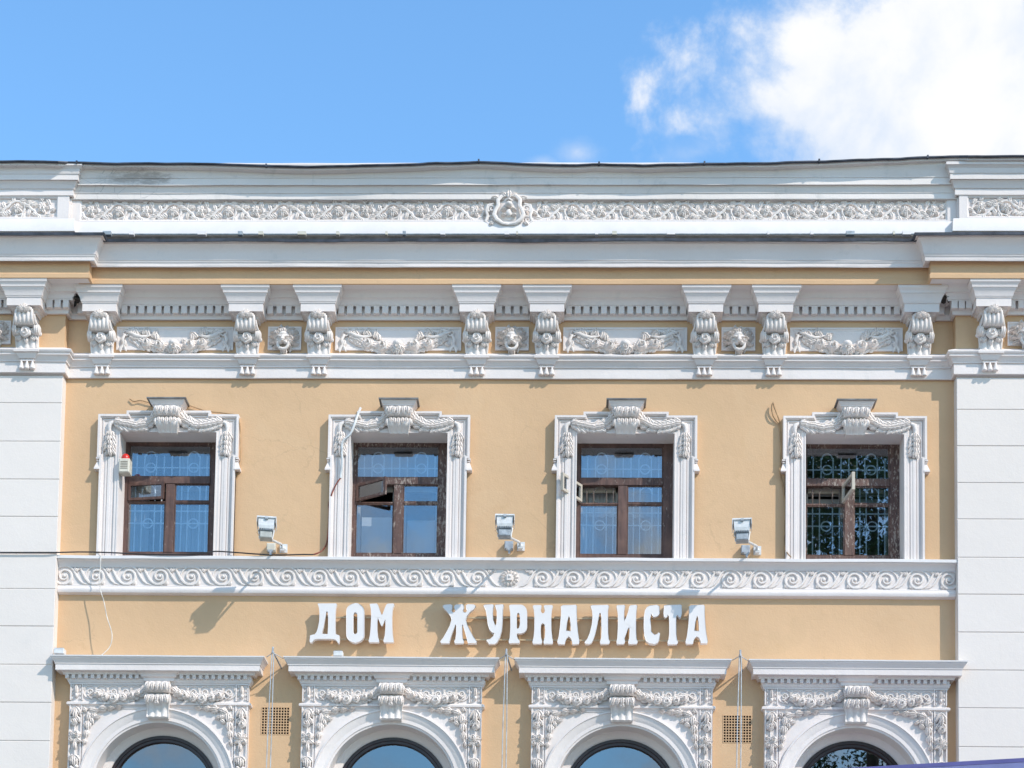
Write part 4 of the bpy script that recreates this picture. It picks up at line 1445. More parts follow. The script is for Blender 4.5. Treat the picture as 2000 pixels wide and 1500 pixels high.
BW = 174 * PX          # half width of the surround
BD = 0.10              # depth of its body
zE0 = qz(1372, BD + .02)
body = MB()
arcpts = lambda R, a0, a1, n: [(R * math.cos(R_(a0 + (a1 - a0) * i / n)), ARC_C + R * math.sin(R_(a0 + (a1 - a0) * i / n))) for i in range(n + 1)]
z_body_t = qz(1330, BD)
poly = [(-BW, z_low - .3), (-BW, z_body_t), (BW, z_body_t), (BW, z_low - .3), (AR_IN + .03, z_low - .3)] + arcpts(AR_IN + .03, 0, 180, 48) + [(-AR_IN - .03, z_low - .3)]
body.prism(poly, -.01, BD)
# side strips stand a little proud
for sg in (-1, 1):
    x0, x1 = sorted((sg * BW, sg * (BW - 25 * PX)))
    body.frame([(x0, z_low), (x0, zE0 - .012), (x1, zE0 - .012), (x1, z_low)], [(0, BD - .02), (0, BD + .03), (-2.5 * PX, BD + .03), (-3.5 * PX, BD + .004)])
    x0, x1 = sorted((sg * BW, sg * (BW - 25 * PX)))
    body.frame([(x0, qz(1369, BD)), (x0, qz(1336, BD)), (x1, qz(1336, BD)), (x1, qz(1369, BD)), ], [(0, BD - .02), (0, BD + .025), (-2 * PX, BD + .025), (-3 * PX, BD + .004)])
surr2 = body.build('arched_window_surround', WHITE, B, 30)
# archivolt
av = MB()
pa = [(AR_OUT, z_low)] + arcpts(AR_OUT, 0, 180, 64) + [(-AR_OUT, z_low)]
# travelling counter-clockwise the inside lies to the left
av.frame(pa, [(-1 * PX, BD - .01), (0, BD + .045), (3 * PX, BD + .05), (4 * PX, BD + .034), (5.5 * PX, BD + .03), (10 * PX, BD + .022), (16 * PX, BD + .005), (20 * PX, BD - .01), (21 * PX, BD - .002), (24 * PX, BD - .002), (25 * PX, BD - .016), (28 * PX, BD - .02), (28 * PX, -.20), (46.5 * PX, -.26)])
av.build('archivolt', WHITE, surr2, 35)
# spandrel frame
for sg in (-1, 1):
    sp = MB()
    xo = sg * (BW - 27 * PX)
    zt3 = zE0 - 6 * PX
    Ro = AR_OUT + 2 * PX
    a_top = math.degrees(math.asin(min(1, (zt3 - ARC_C) / Ro))) if (zt3 - ARC_C) < Ro else 89
    a_side = math.degrees(math.acos((BW - 27 * PX) / Ro)) if (BW - 27 * PX) < Ro else 0
    pts = [(xo, ARC_C + (Ro * math.sin(R_(a_side)) if a_side else -.2)), (xo, zt3), (sg * 20 * PX, zt3)]
    if sg > 0: pts = pts[::-1]
    sp.frame(pts, [(0, BD - .004), (0, BD + .022), (-2 * PX, BD + .022), (-2.6 * PX, BD + .012), (-4 * PX, BD + .012), (-4.6 * PX, BD - .004)])
    sp.build('spandrel_frame', WHITE, surr2, 30)
# spandrel acanthus
for sg in (-1, 1):
    m = MB()
    rnd = random.Random(40 + sg)
    cx_, cz_ = sg * (BW - 40 * PX), zE0 - 20 * PX
    m.rose(cx_ - sg * 8 * PX, cz_ - 8 * PX, 8 * PX, .06, BD, 2, 16, 6)
    # main stem up along the top and down along the side
    st1 = [(cx_, cz_), (cx_ - sg * 18 * PX, cz_ + 6 * PX), (cx_ - sg * 34 * PX, cz_ + 8 * PX), (cx_ - sg * 52 * PX, cz_ + 10 * PX), (cx_ - sg * 66 * PX, cz_ + 11 * PX)]
    st2 = [(cx_, cz_), (cx_ + sg * 3 * PX, cz_ - 18 * PX), (cx_ + sg * 5 * PX, cz_ - 36 * PX), (cx_ + sg * 8 * PX, cz_ - 54 * PX), (cx_ + sg * 10 * PX, cz_ - 66 * PX)]
    for st_ in (st1, st2):
        m.tube([(x, -(BD + .02), z) for x, z in st_], [.02, .018, .014, .012, .006], 6)
        for k, (x, z) in enumerate(st_[:-1]):
            L = (17, 16, 13, 10)[k]
            dx_, dz_ = st_[k + 1][0] - x, st_[k + 1][1] - z
            a = math.atan2(dz_, dx_)
            for s2 in (-1, 1):
                # keep leaves inside the spandrel (clear of the arch)
                m.leaf(x, z, a + s2 * rnd.uniform(.5, .8), L * PX * (.9 if s2 else 1), 5.0 * PX * L / 15, .045, BD, -s2 * .7, 3)
            m.leaf(x, z, a, L * PX * 1.2, 4.4 * PX * L / 15, .05, BD + .008, rnd.uniform(-.3, .3), 3)
    for k in range(9):
        m.leaf(cx_ + rnd.uniform(-14, 10) * PX, cz_ + rnd.uniform(-14, 10) * PX, rnd.uniform(0, TAU), rnd.uniform(9, 14) * PX, 4.4 * PX, .045, BD + .005, rnd.uniform(-.9, .9), 3)
    m.build('spandrel_relief', RELIEF, surr2, 55)
# small cornice over the spandrels
mc = MB()
mc.sweep([(-BW - .005, 0), (-BW - .005, -BD - .01), (BW + .005, -BD - .01), (BW + .005, 0)], [(d, qz(py, BD + d)) for d, py in ((-.02, 1386), (.0, 1385), (.0, 1380), (.012, 1379), (.02, 1377.5), (.034, 1376.5), (.036, 1373), (.02, 1371.5), (-.02, 1371))])
mc.build('string_moulding', WHITE, surr2, 35)
# entablature above the frieze
DPW = BW + 0.0
ENT = [(-DPW, 0), (-DPW, -BD), (DPW, -BD), (DPW, 0)]
en = MB()
ent_prof = [(-.03, 1339), (.012, 1338), (.02, 1336), (.02, 1334), (.032, 1333), (.04, 1329), (.048, 1327), (.048, 1326), (.034, 1325.6), (.034, 1318), (.088, 1317.8), (.088, 1316), (.095, 1315), (.105, 1311.5), (.115, 1310.5), (.172, 1309.6), (.175, 1309), (.175, 1297.5), (.185, 1297), (.185, 1295), (.192, 1294), (.20, 1291), (.222, 1286.5), (.23, 1285), (.23, 1282.5)]
en.sweep(ENT, [(d, qz(py, BD + d)) for d, py in ent_prof])
en.build('entablature', WHITE, surr2, 35)
ef = MB()
ze = qz(1281.5, BD + .235)
ef.sweep(ENT, [(.22, ze - .004), (.242, ze - .008), (.244, ze + .010), (.225, ze + .016), (-.09, ze + .06)], .2, .003, 51)
ef.build('entablature_flashing', FLASH_LT, surr2, 25)
d2 = MB()
d2.cbox(-3.4 * PX, 3.4 * PX, -(BD + .087), -(BD + .032), qz(1325.4, BD + .08), qz(1318, BD + .08), .003)
d2me = d2.mesh('dentil', WHITE)
x = -DPW - 5 * PX
while x < DPW + 6 * PX:
    if abs(x) > 38 * PX: place('dentil', d2me, surr2, (x, 0, 0))
    x += 12.4 * PX
# centre break of the entablature above the keystone
cb = MB()
cbw = 34 * PX
cb.sweep([(-cbw, 0), (-cbw, -.20), (cbw, -.20), (cbw, 0)], [(d, qz(py, .2 + d)) for d, py in ((-.08, 1332), (-.03, 1330), (-.028, 1324), (-.012, 1322.5), (.0, 1321), (.01, 1316), (.03, 1313), (.05, 1311), (.05, 1308)) ])
cb.build('entablature_break', WHITE, surr2, 35)
# frieze: interlaced rings with a flower swag
zf = qz(1354, BD + .01)
for sg in (-1, 1):
    rg = MB()
    for k in range(5):
        rg.spiral(sg * (44 + 23 * k) * PX, zf + 2 * PX, 12.5 * PX, 12.5 * PX, 0, 1, .011, BD + .010, 22)
        rg.spiral(sg * (44 + 23 * k) * PX, zf + 2 * PX, 1 * PX, 7.5 * PX, R_(90), sg * 1.6, .011, BD + .012, 20)
        rg.leaf(sg * (55 + 23 * k) * PX, zf + 14 * PX, R_(-90), 10 * PX, 3 * PX, .02, BD, 0, 2)
    rg.build('ring_relief', RELIEF, surr2, 50)
for sg in (-1, 1):
    m = MB()
    pts = [(sg * u * PX, zf + v * PX) for u, v in ((130, 3), (118, -4), (104, -9), (88, -12), (70, -11), (54, -8), (40, -2), (30, 5))]
    add_swag(m, pts, 5.5 * PX, BD + .02, 60 + sg, 9.0, 13, 4.6, .024)
    for u, v, R in ((86, -12, 11), (68, -11, 8.5), (104, -10, 8.5), (52, -7, 7.5), (118, -5, 6.5), (40, -3, 6)):
        m.rose(sg * u * PX, zf + v * PX, R * PX, .085, BD + .055, u, 18, 7)
    m.tube([(sg * 128 * PX, -(BD + .03), zf + 2 * PX), (sg * 138 * PX, -(BD + .03), zf - 6 * PX), (sg * 130 * PX, -(BD + .03), zf - 13 * PX)], [.01, .012, .006], 6)
    m.build('flower_swag', RELIEF, surr2, 55)
# end blocks of the frieze with pierced fret and a hanging bud
for sg in (-1, 1):
    m = MB()
    cx_ = sg * (BW - 12.5 * PX)
    for k in range(4):
        for s2 in (-1, 1):
            m.box(cx_ + s2 * 7.5 * PX - 1.2 * PX, cx_ + s2 * 7.5 * PX + 1.2 * PX, -(BD + .02), -(BD - .005), qz(1367 - 8 * k, BD), qz(1363 - 8 * k, BD))
    m.leaf(cx_, qz(1340, BD), R_(-90), 20 * PX, 3.6 * PX, .05, BD, 0, 2)
    m.dome(cx_, qz(1360, BD), 3.6 * PX, 5 * PX, .06, BD, 0, 10, 4)
    m.build('fret_block', RELIEF, surr2, 50)
# floral drops down the side strips: repeated bunches
BUNCH = []
for var in range(3):
    rnd = random.Random(77 + var)
    fu = MB()
    fu.tube([(0, -.012, 24 * PX), (rnd.uniform(-2, 2) * PX, -.02, 4 * PX), (0, -.012, -20 * PX)], [.010, .014, .010], 6)
    if var == 0:
        for s2 in (-1, 1):
            fu.leaf(0, 20 * PX, R_(-90 + s2 * 52), 19 * PX, 5.2 * PX, .05, .004, -s2 * .7, 3)
            fu.leaf(0, 2 * PX, R_(-90 + s2 * 66), 15 * PX, 4.8 * PX, .045, .01, -s2 * .9, 3)
        fu.leaf(0, 16 * PX, R_(-90), 22 * PX, 5.2 * PX, .065, .015, .1, 3)
        fu.rose(2 * PX, -9 * PX, 8.5 * PX, .095, .005, 1, 18, 7)
    elif var == 1:
        fu.rose(-4 * PX, 9 * PX, 9 * PX, .10, .005, 2, 18, 7)
        fu.rose(7 * PX, -1 * PX, 6.5 * PX, .085, .005, 4, 16, 6)
        for a in (-30, -75, -120, 150, 60, 20):
            fu.leaf(-2 * PX, 3 * PX, R_(a), rnd.uniform(13, 18) * PX, 4.6 * PX, .045, .004, rnd.uniform(-.7, .7), 3)
        fu.leaf(0, -6 * PX, R_(-90), 15 * PX, 4.2 * PX, .06, .01, 0, 2)
    else:
        for k, a in enumerate((-90, -125, -55, -165, -15)):
            fu.leaf(0, 12 * PX, R_(a), (20, 19, 19, 14, 14)[k] * PX, 5.4 * PX, .055, .004 + .012 * (k == 0), (0, .6, -.6, .8, -.8)[k], 3)
        fu.dome(-5 * PX, -9 * PX, 4.5 * PX, 4.5 * PX, .07, .005, 0, 10, 4)
        fu.dome(5 * PX, -11 * PX, 4.5 * PX, 4.5 * PX, .07, .005, 0, 10, 4)
        fu.dome(0, -15 * PX, 4.5 * PX, 5 * PX, .075, .005, 0, 10, 4)
    BUNCH.append(fu.mesh('flower_bunch', RELIEF, 55))
for sg in (-1, 1):
    for k in range(9):
        place('flower_bunch', BUNCH[k % 3], surr2, (sg * (BW - 12.5 * PX), -BD - .004, zE0 - (32 + 43 * k) * PX + random.uniform(-.01, .01)), (0, random.uniform(-.08, .08), 0), (sg, 1, random.uniform(.95, 1.05)))
# keystone of the arch
k2 = MB()
k2.loft([(d, qz(py, d), w * PX) for d, py, w in ((.19, 1331, 22), (.235, 1333, 23), (.255, 1338, 23.5), (.25, 1345, 23.5), (.225, 1350, 23), (.18, 1353, 22))], 26, lambda u: .02 * abs(math.cos(u * 3.5 * math.pi / 2)))
k2.loft([(d, qz(py, d), w * PX) for d, py, w in ((.16, 1355, 22), (.22, 1358, 24), (.245, 1364, 24.5), (.23, 1371, 24), (.20, 1376, 22), (.17, 1384, 21), (.165, 1394, 21), (.18, 1400, 21.5), (.15, 1404, 20))], 26, lambda u: .024 * abs(math.cos(u * 3.5 * math.pi / 2)))
k2.build('keystone', RELIEF, surr2, 45)
k3 = MB()
for u in (-16, -8, 0, 8, 16):
    k3.leaf(u * PX, qz(1333, .25), R_(-90 + u * .5), 16 * PX, 4.6 * PX, .04, .25, 0, 3)
    k3.leaf(u * PX, qz(1357, .24), R_(-90 + u), 16 * PX, 4.6 * PX, .045, .235, 0, 3)
for sg in (-1, 1):
    k3.spiral(sg * 21 * PX, qz(1341, .24), .5 * PX, 7 * PX, R_(90), sg * 1.5, .016, .235, 20)
    k3.rose(sg * 18 * PX, qz(1368, .24), 6 * PX, .05, .23, 3, 12, 5)
k3.rose(0, qz(1372, .24), 5.5 * PX, .05, .24, 1, 12, 5)
k3.build('acanthus', RELIEF, surr2, 50)
surr2.location = (l0, 0, 0)
for x in LOC[1:]: copy_tree(surr2, B, (x, 0, 0))

# glazing of the arched windows
af = MB()
pf_ = [(AR_FR, z_low)] + arcpts(AR_FR, 0, 180, 56) + [(-AR_FR, z_low)]
af.frame(pf_, [(-3 * PX, -.30), (-3 * PX, -.235), (3 * PX, -.235), (4 * PX, -.25), (9 * PX, -.25), (10 * PX, -.27), (11 * PX, -.33)])
aw = af.build('arched_window', ARCHW, B, 35)
ap = MB()
ring = arcpts(AR_FR - 8 * PX, 0, 180, 48)
n = len(ring)
vsx = [(x, .30, z) for x, z in ring] + [(AR_FR - 8 * PX, .30, z_low), (-(AR_FR - 8 * PX), .30, z_low)]
ap.add(vsx, [tuple(list(range(n)) + [n + 1, n])])
ap.build('pane', GLASS_ARCH, aw)
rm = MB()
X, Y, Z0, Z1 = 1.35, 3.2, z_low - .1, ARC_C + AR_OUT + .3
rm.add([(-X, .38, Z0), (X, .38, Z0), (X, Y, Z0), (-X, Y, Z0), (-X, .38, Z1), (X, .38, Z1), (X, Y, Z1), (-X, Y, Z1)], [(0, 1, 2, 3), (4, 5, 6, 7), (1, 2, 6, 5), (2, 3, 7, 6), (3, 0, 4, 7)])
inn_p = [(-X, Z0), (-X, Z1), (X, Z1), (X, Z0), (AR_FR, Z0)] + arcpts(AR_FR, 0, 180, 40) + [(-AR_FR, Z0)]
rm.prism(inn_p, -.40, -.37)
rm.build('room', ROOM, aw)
aw.location = (l0, 0, 0)
for x in LOC[1:]: copy_tree(aw, B, (x, 0, 0))

# vents with square-holed grilles
for (x, z) in vent_c:
    m = MB()
    nb = 10
    for k in range(nb + 1):
        u = -vw + 2 * vw * k / nb
        m.box(x + u - .0056, x + u + .0056, -.006, .012, z - vh, z + vh)
        v = -vh + 2 * vh * k / nb
        m.box(x - vw, x + vw, -.0035, .012, z + v - .0056, z + v + .0056)
    vg = m.build('vent_grille', TAN, B)
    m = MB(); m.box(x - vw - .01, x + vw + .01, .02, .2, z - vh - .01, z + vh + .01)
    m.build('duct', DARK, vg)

# base of the building under the view, roof slab behind
m = MB(); m.box(XL, XR, -.06, .02, .13, 3.6); m.build('plinth', TAN, B)
m = MB(); m.box(XA, XB, .02, 11, zz(560, 0) - .2, zz(400, 0)); m.box(XA, XB, 3.4, 11, 0, zz(560, 0)); m.build('body', TAN, B)

# ------------------------------------------------------------------ sign lettering
def arc(cx, cz, rx, rz, a0, a1, n=8):
    return [(cx + rx * math.cos(R_(a0 + (a1 - a0) * i / n)), cz + rz * math.sin(R_(a0 + (a1 - a0) * i / n))) for i in range(n + 1)]


# letter outlines in enlarged photo units (3.41 per photo pixel), y downwards
GL = {
 'Д': [[(410, 406), (420, 404), (528, 404), (538, 407), (532, 430), (529, 470), (528, 560), (530, 608), (548, 614), (556, 618), (556, 655), (552, 668), (545, 669), (540, 655), (528, 644), (500, 640), (412, 640), (390, 644), (378, 655), (372, 664), (360, 664), (357, 655), (360, 618), (372, 613), (392, 609), (404, 592), (414, 560), (421, 520), (423, 470), (419, 430)],
       [(468, 460), (459, 510), (450, 560), (438, 606), (477, 608), (480, 560), (480, 500), (477, 460), (473, 455)]],
 'О': [arc(661, 455, 60, 51, 180, 360, 10) + arc(661, 612, 60, 52, 0, 180, 10),
       arc(661, 482, 13, 18, 180, 360, 6) + arc(661, 590, 13, 18, 0, 180, 6)],
 'М': [[(757, 408), (770, 405), (802, 405), (812, 412), (824, 445), (836, 478), (842, 478), (856, 440), (868, 412), (878, 405), (912, 405), (921, 409), (910, 440), (906, 490), (907, 560), (910, 610), (917, 655), (912, 662), (852, 662), (848, 655), (858, 615), (862, 560), (862, 510), (858, 515), (842, 552), (834, 552), (820, 520), (812, 500), (808, 520), (808, 580), (812, 625), (820, 655), (815, 662), (755, 662), (750, 655), (759, 615), (764, 560), (767, 490), (765, 440)]],
 'Ж': [[(1243, 420), (1255, 413), (1296, 411), (1308, 418), (1306, 440), (1301, 452), (1306, 462), (1316, 464), (1326, 458), (1326, 446), (1320, 432), (1324, 415), (1335, 411), (1372, 411), (1382, 415), (1386, 432), (1380, 446), (1380, 458), (1390, 464), (1400, 462), (1405, 452), (1400, 440), (1398, 418), (1410, 411), (1450, 413), (1462, 420), (1450, 440), (1424, 462), (1404, 488), (1398, 510), (1408, 548), (1426, 585), (1450, 630), (1470, 656), (1465, 667), (1412, 669), (1408, 655), (1396, 610), (1384, 570), (1379, 545), (1374, 548), (1374, 600), (1378, 640), (1386, 658), (1380, 668), (1326, 668), (1320, 658), (1328, 640), (1333, 600), (1333, 548), (1328, 545), (1320, 570), (1304, 610), (1290, 655), (1286, 667), (1234, 666), (1228, 656), (1248, 630), (1272, 588), (1292, 548), (1302, 512), (1296, 490), (1278, 465), (1254, 440)]],
 'У': [[(1515, 418), (1525, 412), (1575, 412), (1584, 418), (1580, 436), (1578, 470), (1580, 510), (1586, 540), (1594, 552), (1601, 538), (1604, 500), (1603, 450), (1597, 432), (1592, 418), (1600, 412), (1642, 412), (1650, 418), (1645, 440), (1643, 520), (1638, 580), (1624, 630), (1606, 662), (1590, 672), (1552, 671), (1545, 662), (1535, 650), (1540, 643), (1560, 640), (1580, 622), (1588, 600), (1575, 598), (1555, 578), (1543, 540), (1537, 490), (1530, 450)]],
 'Р': [[(1686, 418), (1696, 412), (1760, 412)] + arc(1762, 468, 44, 56, 270, 360, 6) + [(1806, 545)] + arc(1762, 555, 44, 48, 0, 90, 6) + [(1740, 604), (1736, 612), (1742, 635), (1756, 655), (1754, 668), (1688, 669), (1683, 660), (1690, 630), (1694, 560), (1693, 470)],
       [(1740, 470), (1746, 466), (1754, 472), (1758, 500), (1758, 540), (1752, 566), (1742, 574), (1737, 566), (1737, 490)]],
 'Н': [[(275, 420), (285, 415), (325, 415), (334, 420), (330, 436), (328, 452), (333, 466), (342, 470), (351, 466), (356, 452), (352, 436), (348, 420), (356, 415), (400, 415), (409, 420), (402, 445), (398, 500), (399, 580), (404, 630), (410, 660), (405, 672), (350, 672), (346, 662), (354, 630), (357, 580), (354, 545), (342, 535), (330, 545), (327, 580), (330, 630), (338, 660), (332, 672), (278, 672), (272, 662), (280, 630), (285, 580), (286, 500), (282, 445)]],
 'А': [[(462, 424), (476, 415), (560, 415), (568, 420), (568, 470), (571, 540), (577, 600), (586, 655), (580, 672), (540, 674), (537, 655), (530, 636), (514, 624), (498, 636), (490, 655), (487, 674), (446, 672), (438, 660), (448, 620), (456, 560), (462, 490), (464, 450)],
       [(512, 490), (504, 530), (498, 585), (528, 588), (527, 540), (522, 500), (517, 488)]],
 'Л': [[(660, 420), (672, 415), (772, 415), (782, 420), (777, 450), (776, 520), (777, 600), (781, 640), (787, 662), (780, 672), (728, 672), (722, 662), (730, 635), (733, 580), (732, 500), (727, 468), (720, 468), (712, 510), (702, 560), (690, 610), (676, 648), (664, 668), (650, 672), (628, 672), (620, 662), (638, 640), (655, 600), (668, 545), (673, 490), (670, 450)]],
 'И': [[(833, 420), (842, 415), (882, 415), (890, 421), (885, 450), (884, 500), (886, 520), (896, 500), (910, 460), (918, 425), (926, 415), (962, 415), (971, 420), (966, 450), (963, 520), (963, 590), (966, 640), (972, 660), (967, 672), (915, 672), (910, 662), (917, 635), (920, 585), (918, 560), (908, 575), (894, 610), (886, 635), (888, 660), (882, 672), (838, 672), (832, 662), (838, 630), (842, 560), (842, 480), (838, 445)]],
 'С': [[(1118, 422), (1120, 470), (1115, 480), (1100, 488), (1080, 492), (1072, 486), (1066, 474), (1060, 480), (1058, 510), (1060, 560), (1064, 590), (1074, 608), (1090, 612), (1105, 606), (1112, 600), (1120, 606), (1118, 640), (1110, 664), (1085, 673), (1055, 670), (1030, 655), (1018, 620), (1014, 560), (1015, 490), (1022, 450), (1036, 428), (1055, 418), (1100, 416)]],
 'Т': [[(1150, 418), (1160, 415), (1258, 415), (1266, 418), (1268, 470), (1264, 488), (1256, 498), (1246, 492), (1238, 482), (1231, 490), (1230, 540), (1231, 610), (1236, 645), (1240, 662), (1234, 674), (1178, 674), (1172, 662), (1180, 640), (1184, 600), (1184, 520), (1182, 488), (1174, 482), (1168, 494), (1158, 498), (1148, 490), (1146, 470)]],
 'А2': [[(1316, 424), (1330, 415), (1412, 415), (1420, 420), (1420, 470), (1424, 540), (1430, 600), (1440, 655), (1436, 668), (1396, 670), (1393, 652), (1384, 634), (1368, 624), (1352, 634), (1344, 652), (1340, 672), (1300, 672), (1292, 660), (1302, 620), (1310, 560), (1316, 490), (1318, 450)],
        [(1366, 490), (1358, 530), (1352, 585), (1382, 588), (1381, 540), (1376, 500), (1371, 488)]],
}
SD0, SD1 = 0.085, 0.155


def make_sign(keys, offx, label):
    root = None
    objs = []
    for k, ox in keys:
        polys = [[W(ox + x / 3.41, 1060 + y / 3.41, SD1) for x, y in poly] for poly in GL[k]]
        m = MB()
        m.prism(polys, SD0, SD1)
        objs.append((k, m, polys))
    xs_ = [p[0] for _, _, ps in objs for p in ps[0]]
    zs_l = [p[1] for _, _, ps in objs for p in ps[0]]
    root = empty('sign', ((min(xs_) + max(xs_)) / 2, -.0, min(zs_l)))
    tag(root, label, 'sign', 'letter signs above the arched windows')
    inv = Vector(root.location)
    for k, m, ps in objs:
        m.v = [tuple(Vector(v) - inv) for v in m.v]
        o = m.build('letter', LETTER, root)
        md_ = o.modifiers.new('edge', 'BEVEL'); md_.width = .006; md_.segments = 2; md_.limit_method = 'ANGLE'; md_.angle_limit = R_(60)
    h = max(zs_l) - min(zs_l)
    for fz in (.70, .15):
        m = MB()
        z = h * fz
        m.box(min(xs_) + .16 - inv.x, max(xs_) - .10 - inv.x, -.062, -.040, z - .010, z + .010)
        m.build('mounting_rail', RAIL, root)
        n_ = max(2, int((max(xs_) - min(xs_)) / .55))
        for i in range(n_):
            x = min(xs_) + .28 + (max(xs_) - min(xs_) - .5) * i / (n_ - 1) - inv.x
            m = MB(); m.box(x - .012, x + .012, -.040, 0, z - .012, z + .012)
            m.box(x - .009, x + .009, -.084, -.062, z - .009, z + .009)
            m.build('standoff', RAIL, root)
    return root


make_sign([('Д', 500), ('О', 500), ('М', 500)], 0, 'white raised letters of the short word ДОМ on the ochre wall')
make_sign([('Ж', 500), ('У', 500), ('Р', 500), ('Н', 960), ('А', 960), ('Л', 960), ('И', 960), ('С', 960), ('Т', 960), ('А2', 960)], 0, 'white raised letters of the long word ЖУРНАЛИСТА on the ochre wall')

# ------------------------------------------------------------------ floodlights on the ledge
def floodlight(px, py, label, i):
    """px,py: photo pixel of the head's middle; the arm foot stands on the ledge"""
    d = .72
    hx, hz = W(px, py + 5, d)
    fx, fz = W(px + 31, py + 48, .10)
    root = empty('floodlight', (fx, -.02, fz - .04))
    tag(root, label, 'floodlight', 'floodlights on the ledge between the upper windows')
    o = Vector(root.location)
    def L(m): m.v = [tuple(Vector(v) - o) for v in m.v]; return m
    # head: wide rim, tapering housing with fins, gear box below; tilted towards the wall
    T = Matrix.Translation((hx, -d, hz)) @ Matrix.Rotation(R_(-14), 4, 'X') @ Matrix.Rotation(R_(6 - i * 5), 4, 'Z') @ Matrix.Diagonal((0.92, 0.80, 0.84, 1.0))
    w = 18.5 * PX
    m = MB()
    vs = []
    for (hw_, y0, y1, z) in ((w * .80, -.08, .10, -15 * PX), (w * .88, -.10, .12, -8 * PX), (w * .92, -.11, .13, 9 * PX)):
        vs += [(-hw_, y0, z), (hw_, y0, z), (hw_, y1, z), (-hw_, y1, z)]
    m.add(vs, [(0, 3, 2, 1), (8, 9, 10, 11)] + [(a + k, a + (k + 1) % 4, a + 4 + (k + 1) % 4, a + 4 + k) for a in (0, 4) for k in range(4)], T)
    head = L(m).build('lamp_head', LAMPW, root)
    m = MB(); m.box(-w * 1.04, w * 1.04, -.135, .155, 9 * PX, 12.5 * PX, T); m.box(-w * 1.08, -w * 1.03, -.14, .12, -4 * PX, 12 * PX, T); m.box(w * 1.03, w * 1.08, -.14, .12, -4 * PX, 12 * PX, T)
    L(m).build('hood', LAMPW, root)
    m = MB(); m.box(-3 * PX, 3 * PX, -.147, -.11, 5 * PX, 10 * PX, T); L(m).build('latch', LAMPG, root)
    m = MB()
    for k in range(8):
        x = -w * .7 + 1.4 * w * k / 7
        m.box(x - .006, x + .006, -.085, .09, -18.5 * PX, -14.8 * PX, T)
    m.box(-w * .76, w * .76, -.07, .08, -19 * PX, -17.5 * PX, T)
    L(m).build('cooling_fins', LAMPG, root)
    m = MB(); m.cbox(-w * .68, w * .68, -.055, .075, -36 * PX, -19 * PX, .01, T); L(m).build('gear_box', LAMPG if i else simple('beige_cast_metal', (0.42, 0.42, 0.38), .5), root)
    # arm from the gear box back to the wall
    a = T @ Vector((w * .5, .04, -33 * PX))
    m = MB(); m.tube([a, (fx - .02, -.13, fz + .035), (fx, -.06, fz)], .018, 8); L(m).build('arm', LAMPW, root, 50)
    m = MB(); b1 = T @ Vector((w * .86, 0, -12 * PX)); b2 = T @ Vector((w * .72, 0.02, -34 * PX)); b3 = T @ Vector((-w * .86, 0, -12 * PX)); b4 = T @ Vector((-w * .72, 0.02, -34 * PX))
    m.tube([b1, b2, a], .010, 5); m.tube([b3, b4, a], .010, 5); L(m).build('yoke', LAMPW, root)
    m = MB(); m.box(fx - .05, fx + .055, -.035, .0, fz - .05, fz + .07); m.box(fx - .035, fx + .02, -.11, -.035, fz - .045, fz - .03); m.dome(fx, fz, .04, .04, .06, .035, 0, 10, 3); L(m).build('wall_bracket', LAMPW, root)
    m = MB(); jx = fx - 23 * PX; m.cbox(jx - 8.5 * PX, jx + 8.5 * PX, -.10, -.002, fz - .045, fz + .065, .01); L(m).build('junction_box', (CREAM, GREYMETAL, GREYMETAL)[i], root)
    m = MB(); m.box(jx - .03, jx + .035, -.165, -.10, fz - .085, fz - .055); m.box(jx - .006, jx + .022, -.17, -.12, fz - .13, fz - .085); L(m).build('cable_clamp', GREYMETAL, root)
    m = MB(); c1 = T @ Vector((-w * .8, -.03, -17 * PX)); c2 = T @ Vector((-w * 1.02, -.05, -24 * PX)); c3 = T @ Vector((-w * .8, -.03, -29 * PX)); m.tube([c1, c2, c3, T @ Vector((-w * .4, .0, -30 * PX))], .006, 5); L(m).build('lead', CABLE_TN, root)


for i, (p, q_, lb) in enumerate(((521, 1021, 'white floodlight with beige gear box between first and second upper windows'), (986, 1017, 'white floodlight above the letter У between second and third upper windows'), (1449, 1025, 'white floodlight between third and fourth upper windows'))):
    floodlight(p, q_, lb, i)

# ------------------------------------------------------------------ alarm sounder beside the first window
x, z = W(248, 918, -.02)
al = tag(empty('alarm_siren', (x, -.02, z - .1)), 'small cream alarm box with red beacon on first window jamb', 'alarm')
m = MB(); m.cbox(-.075, .075, -.14, .02, 0, .20, .012)
bx = m.build('housing', CREAM, al)
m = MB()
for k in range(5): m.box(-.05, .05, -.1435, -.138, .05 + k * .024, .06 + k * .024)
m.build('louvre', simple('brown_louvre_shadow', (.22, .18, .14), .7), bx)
m = MB()
n = 14
vs = []
for rr_, h in ((.058, .198), (.06, .23), (.052, .262), (.03, .285), (.002, .293)):
    for j in range(n): vs.append((rr_ * math.cos(TAU * j / n), -.06 + rr_ * math.sin(TAU * j / n), h))
m.add(vs, [(i * n + j, i * n + (j + 1) % n, (i + 1) * n + (j + 1) % n, (i + 1) * n + j) for i in range(4) for j in range(n)])
m.build('beacon', RED, al, 50)


# ------------------------------------------------------------------ cables
def catmull(pts, k=6):
    P = [Vector(p) for p in pts]
    P = [P[0] * 2 - P[1]] + P + [P[-1] * 2 - P[-2]]
    out = []
    for i in range(1, len(P) - 2):
        for j in range(k):
            t = j / k
            out.append(0.5 * ((2 * P[i]) + (-P[i - 1] + P[i + 1]) * t + (2 * P[i - 1] - 5 * P[i] + 4 * P[i + 1] - P[i + 2]) * t * t + (-P[i - 1] + 3 * P[i] - 3 * P[i + 1] + P[i + 2]) * t ** 3))
    out.append(P[-2])
    return out


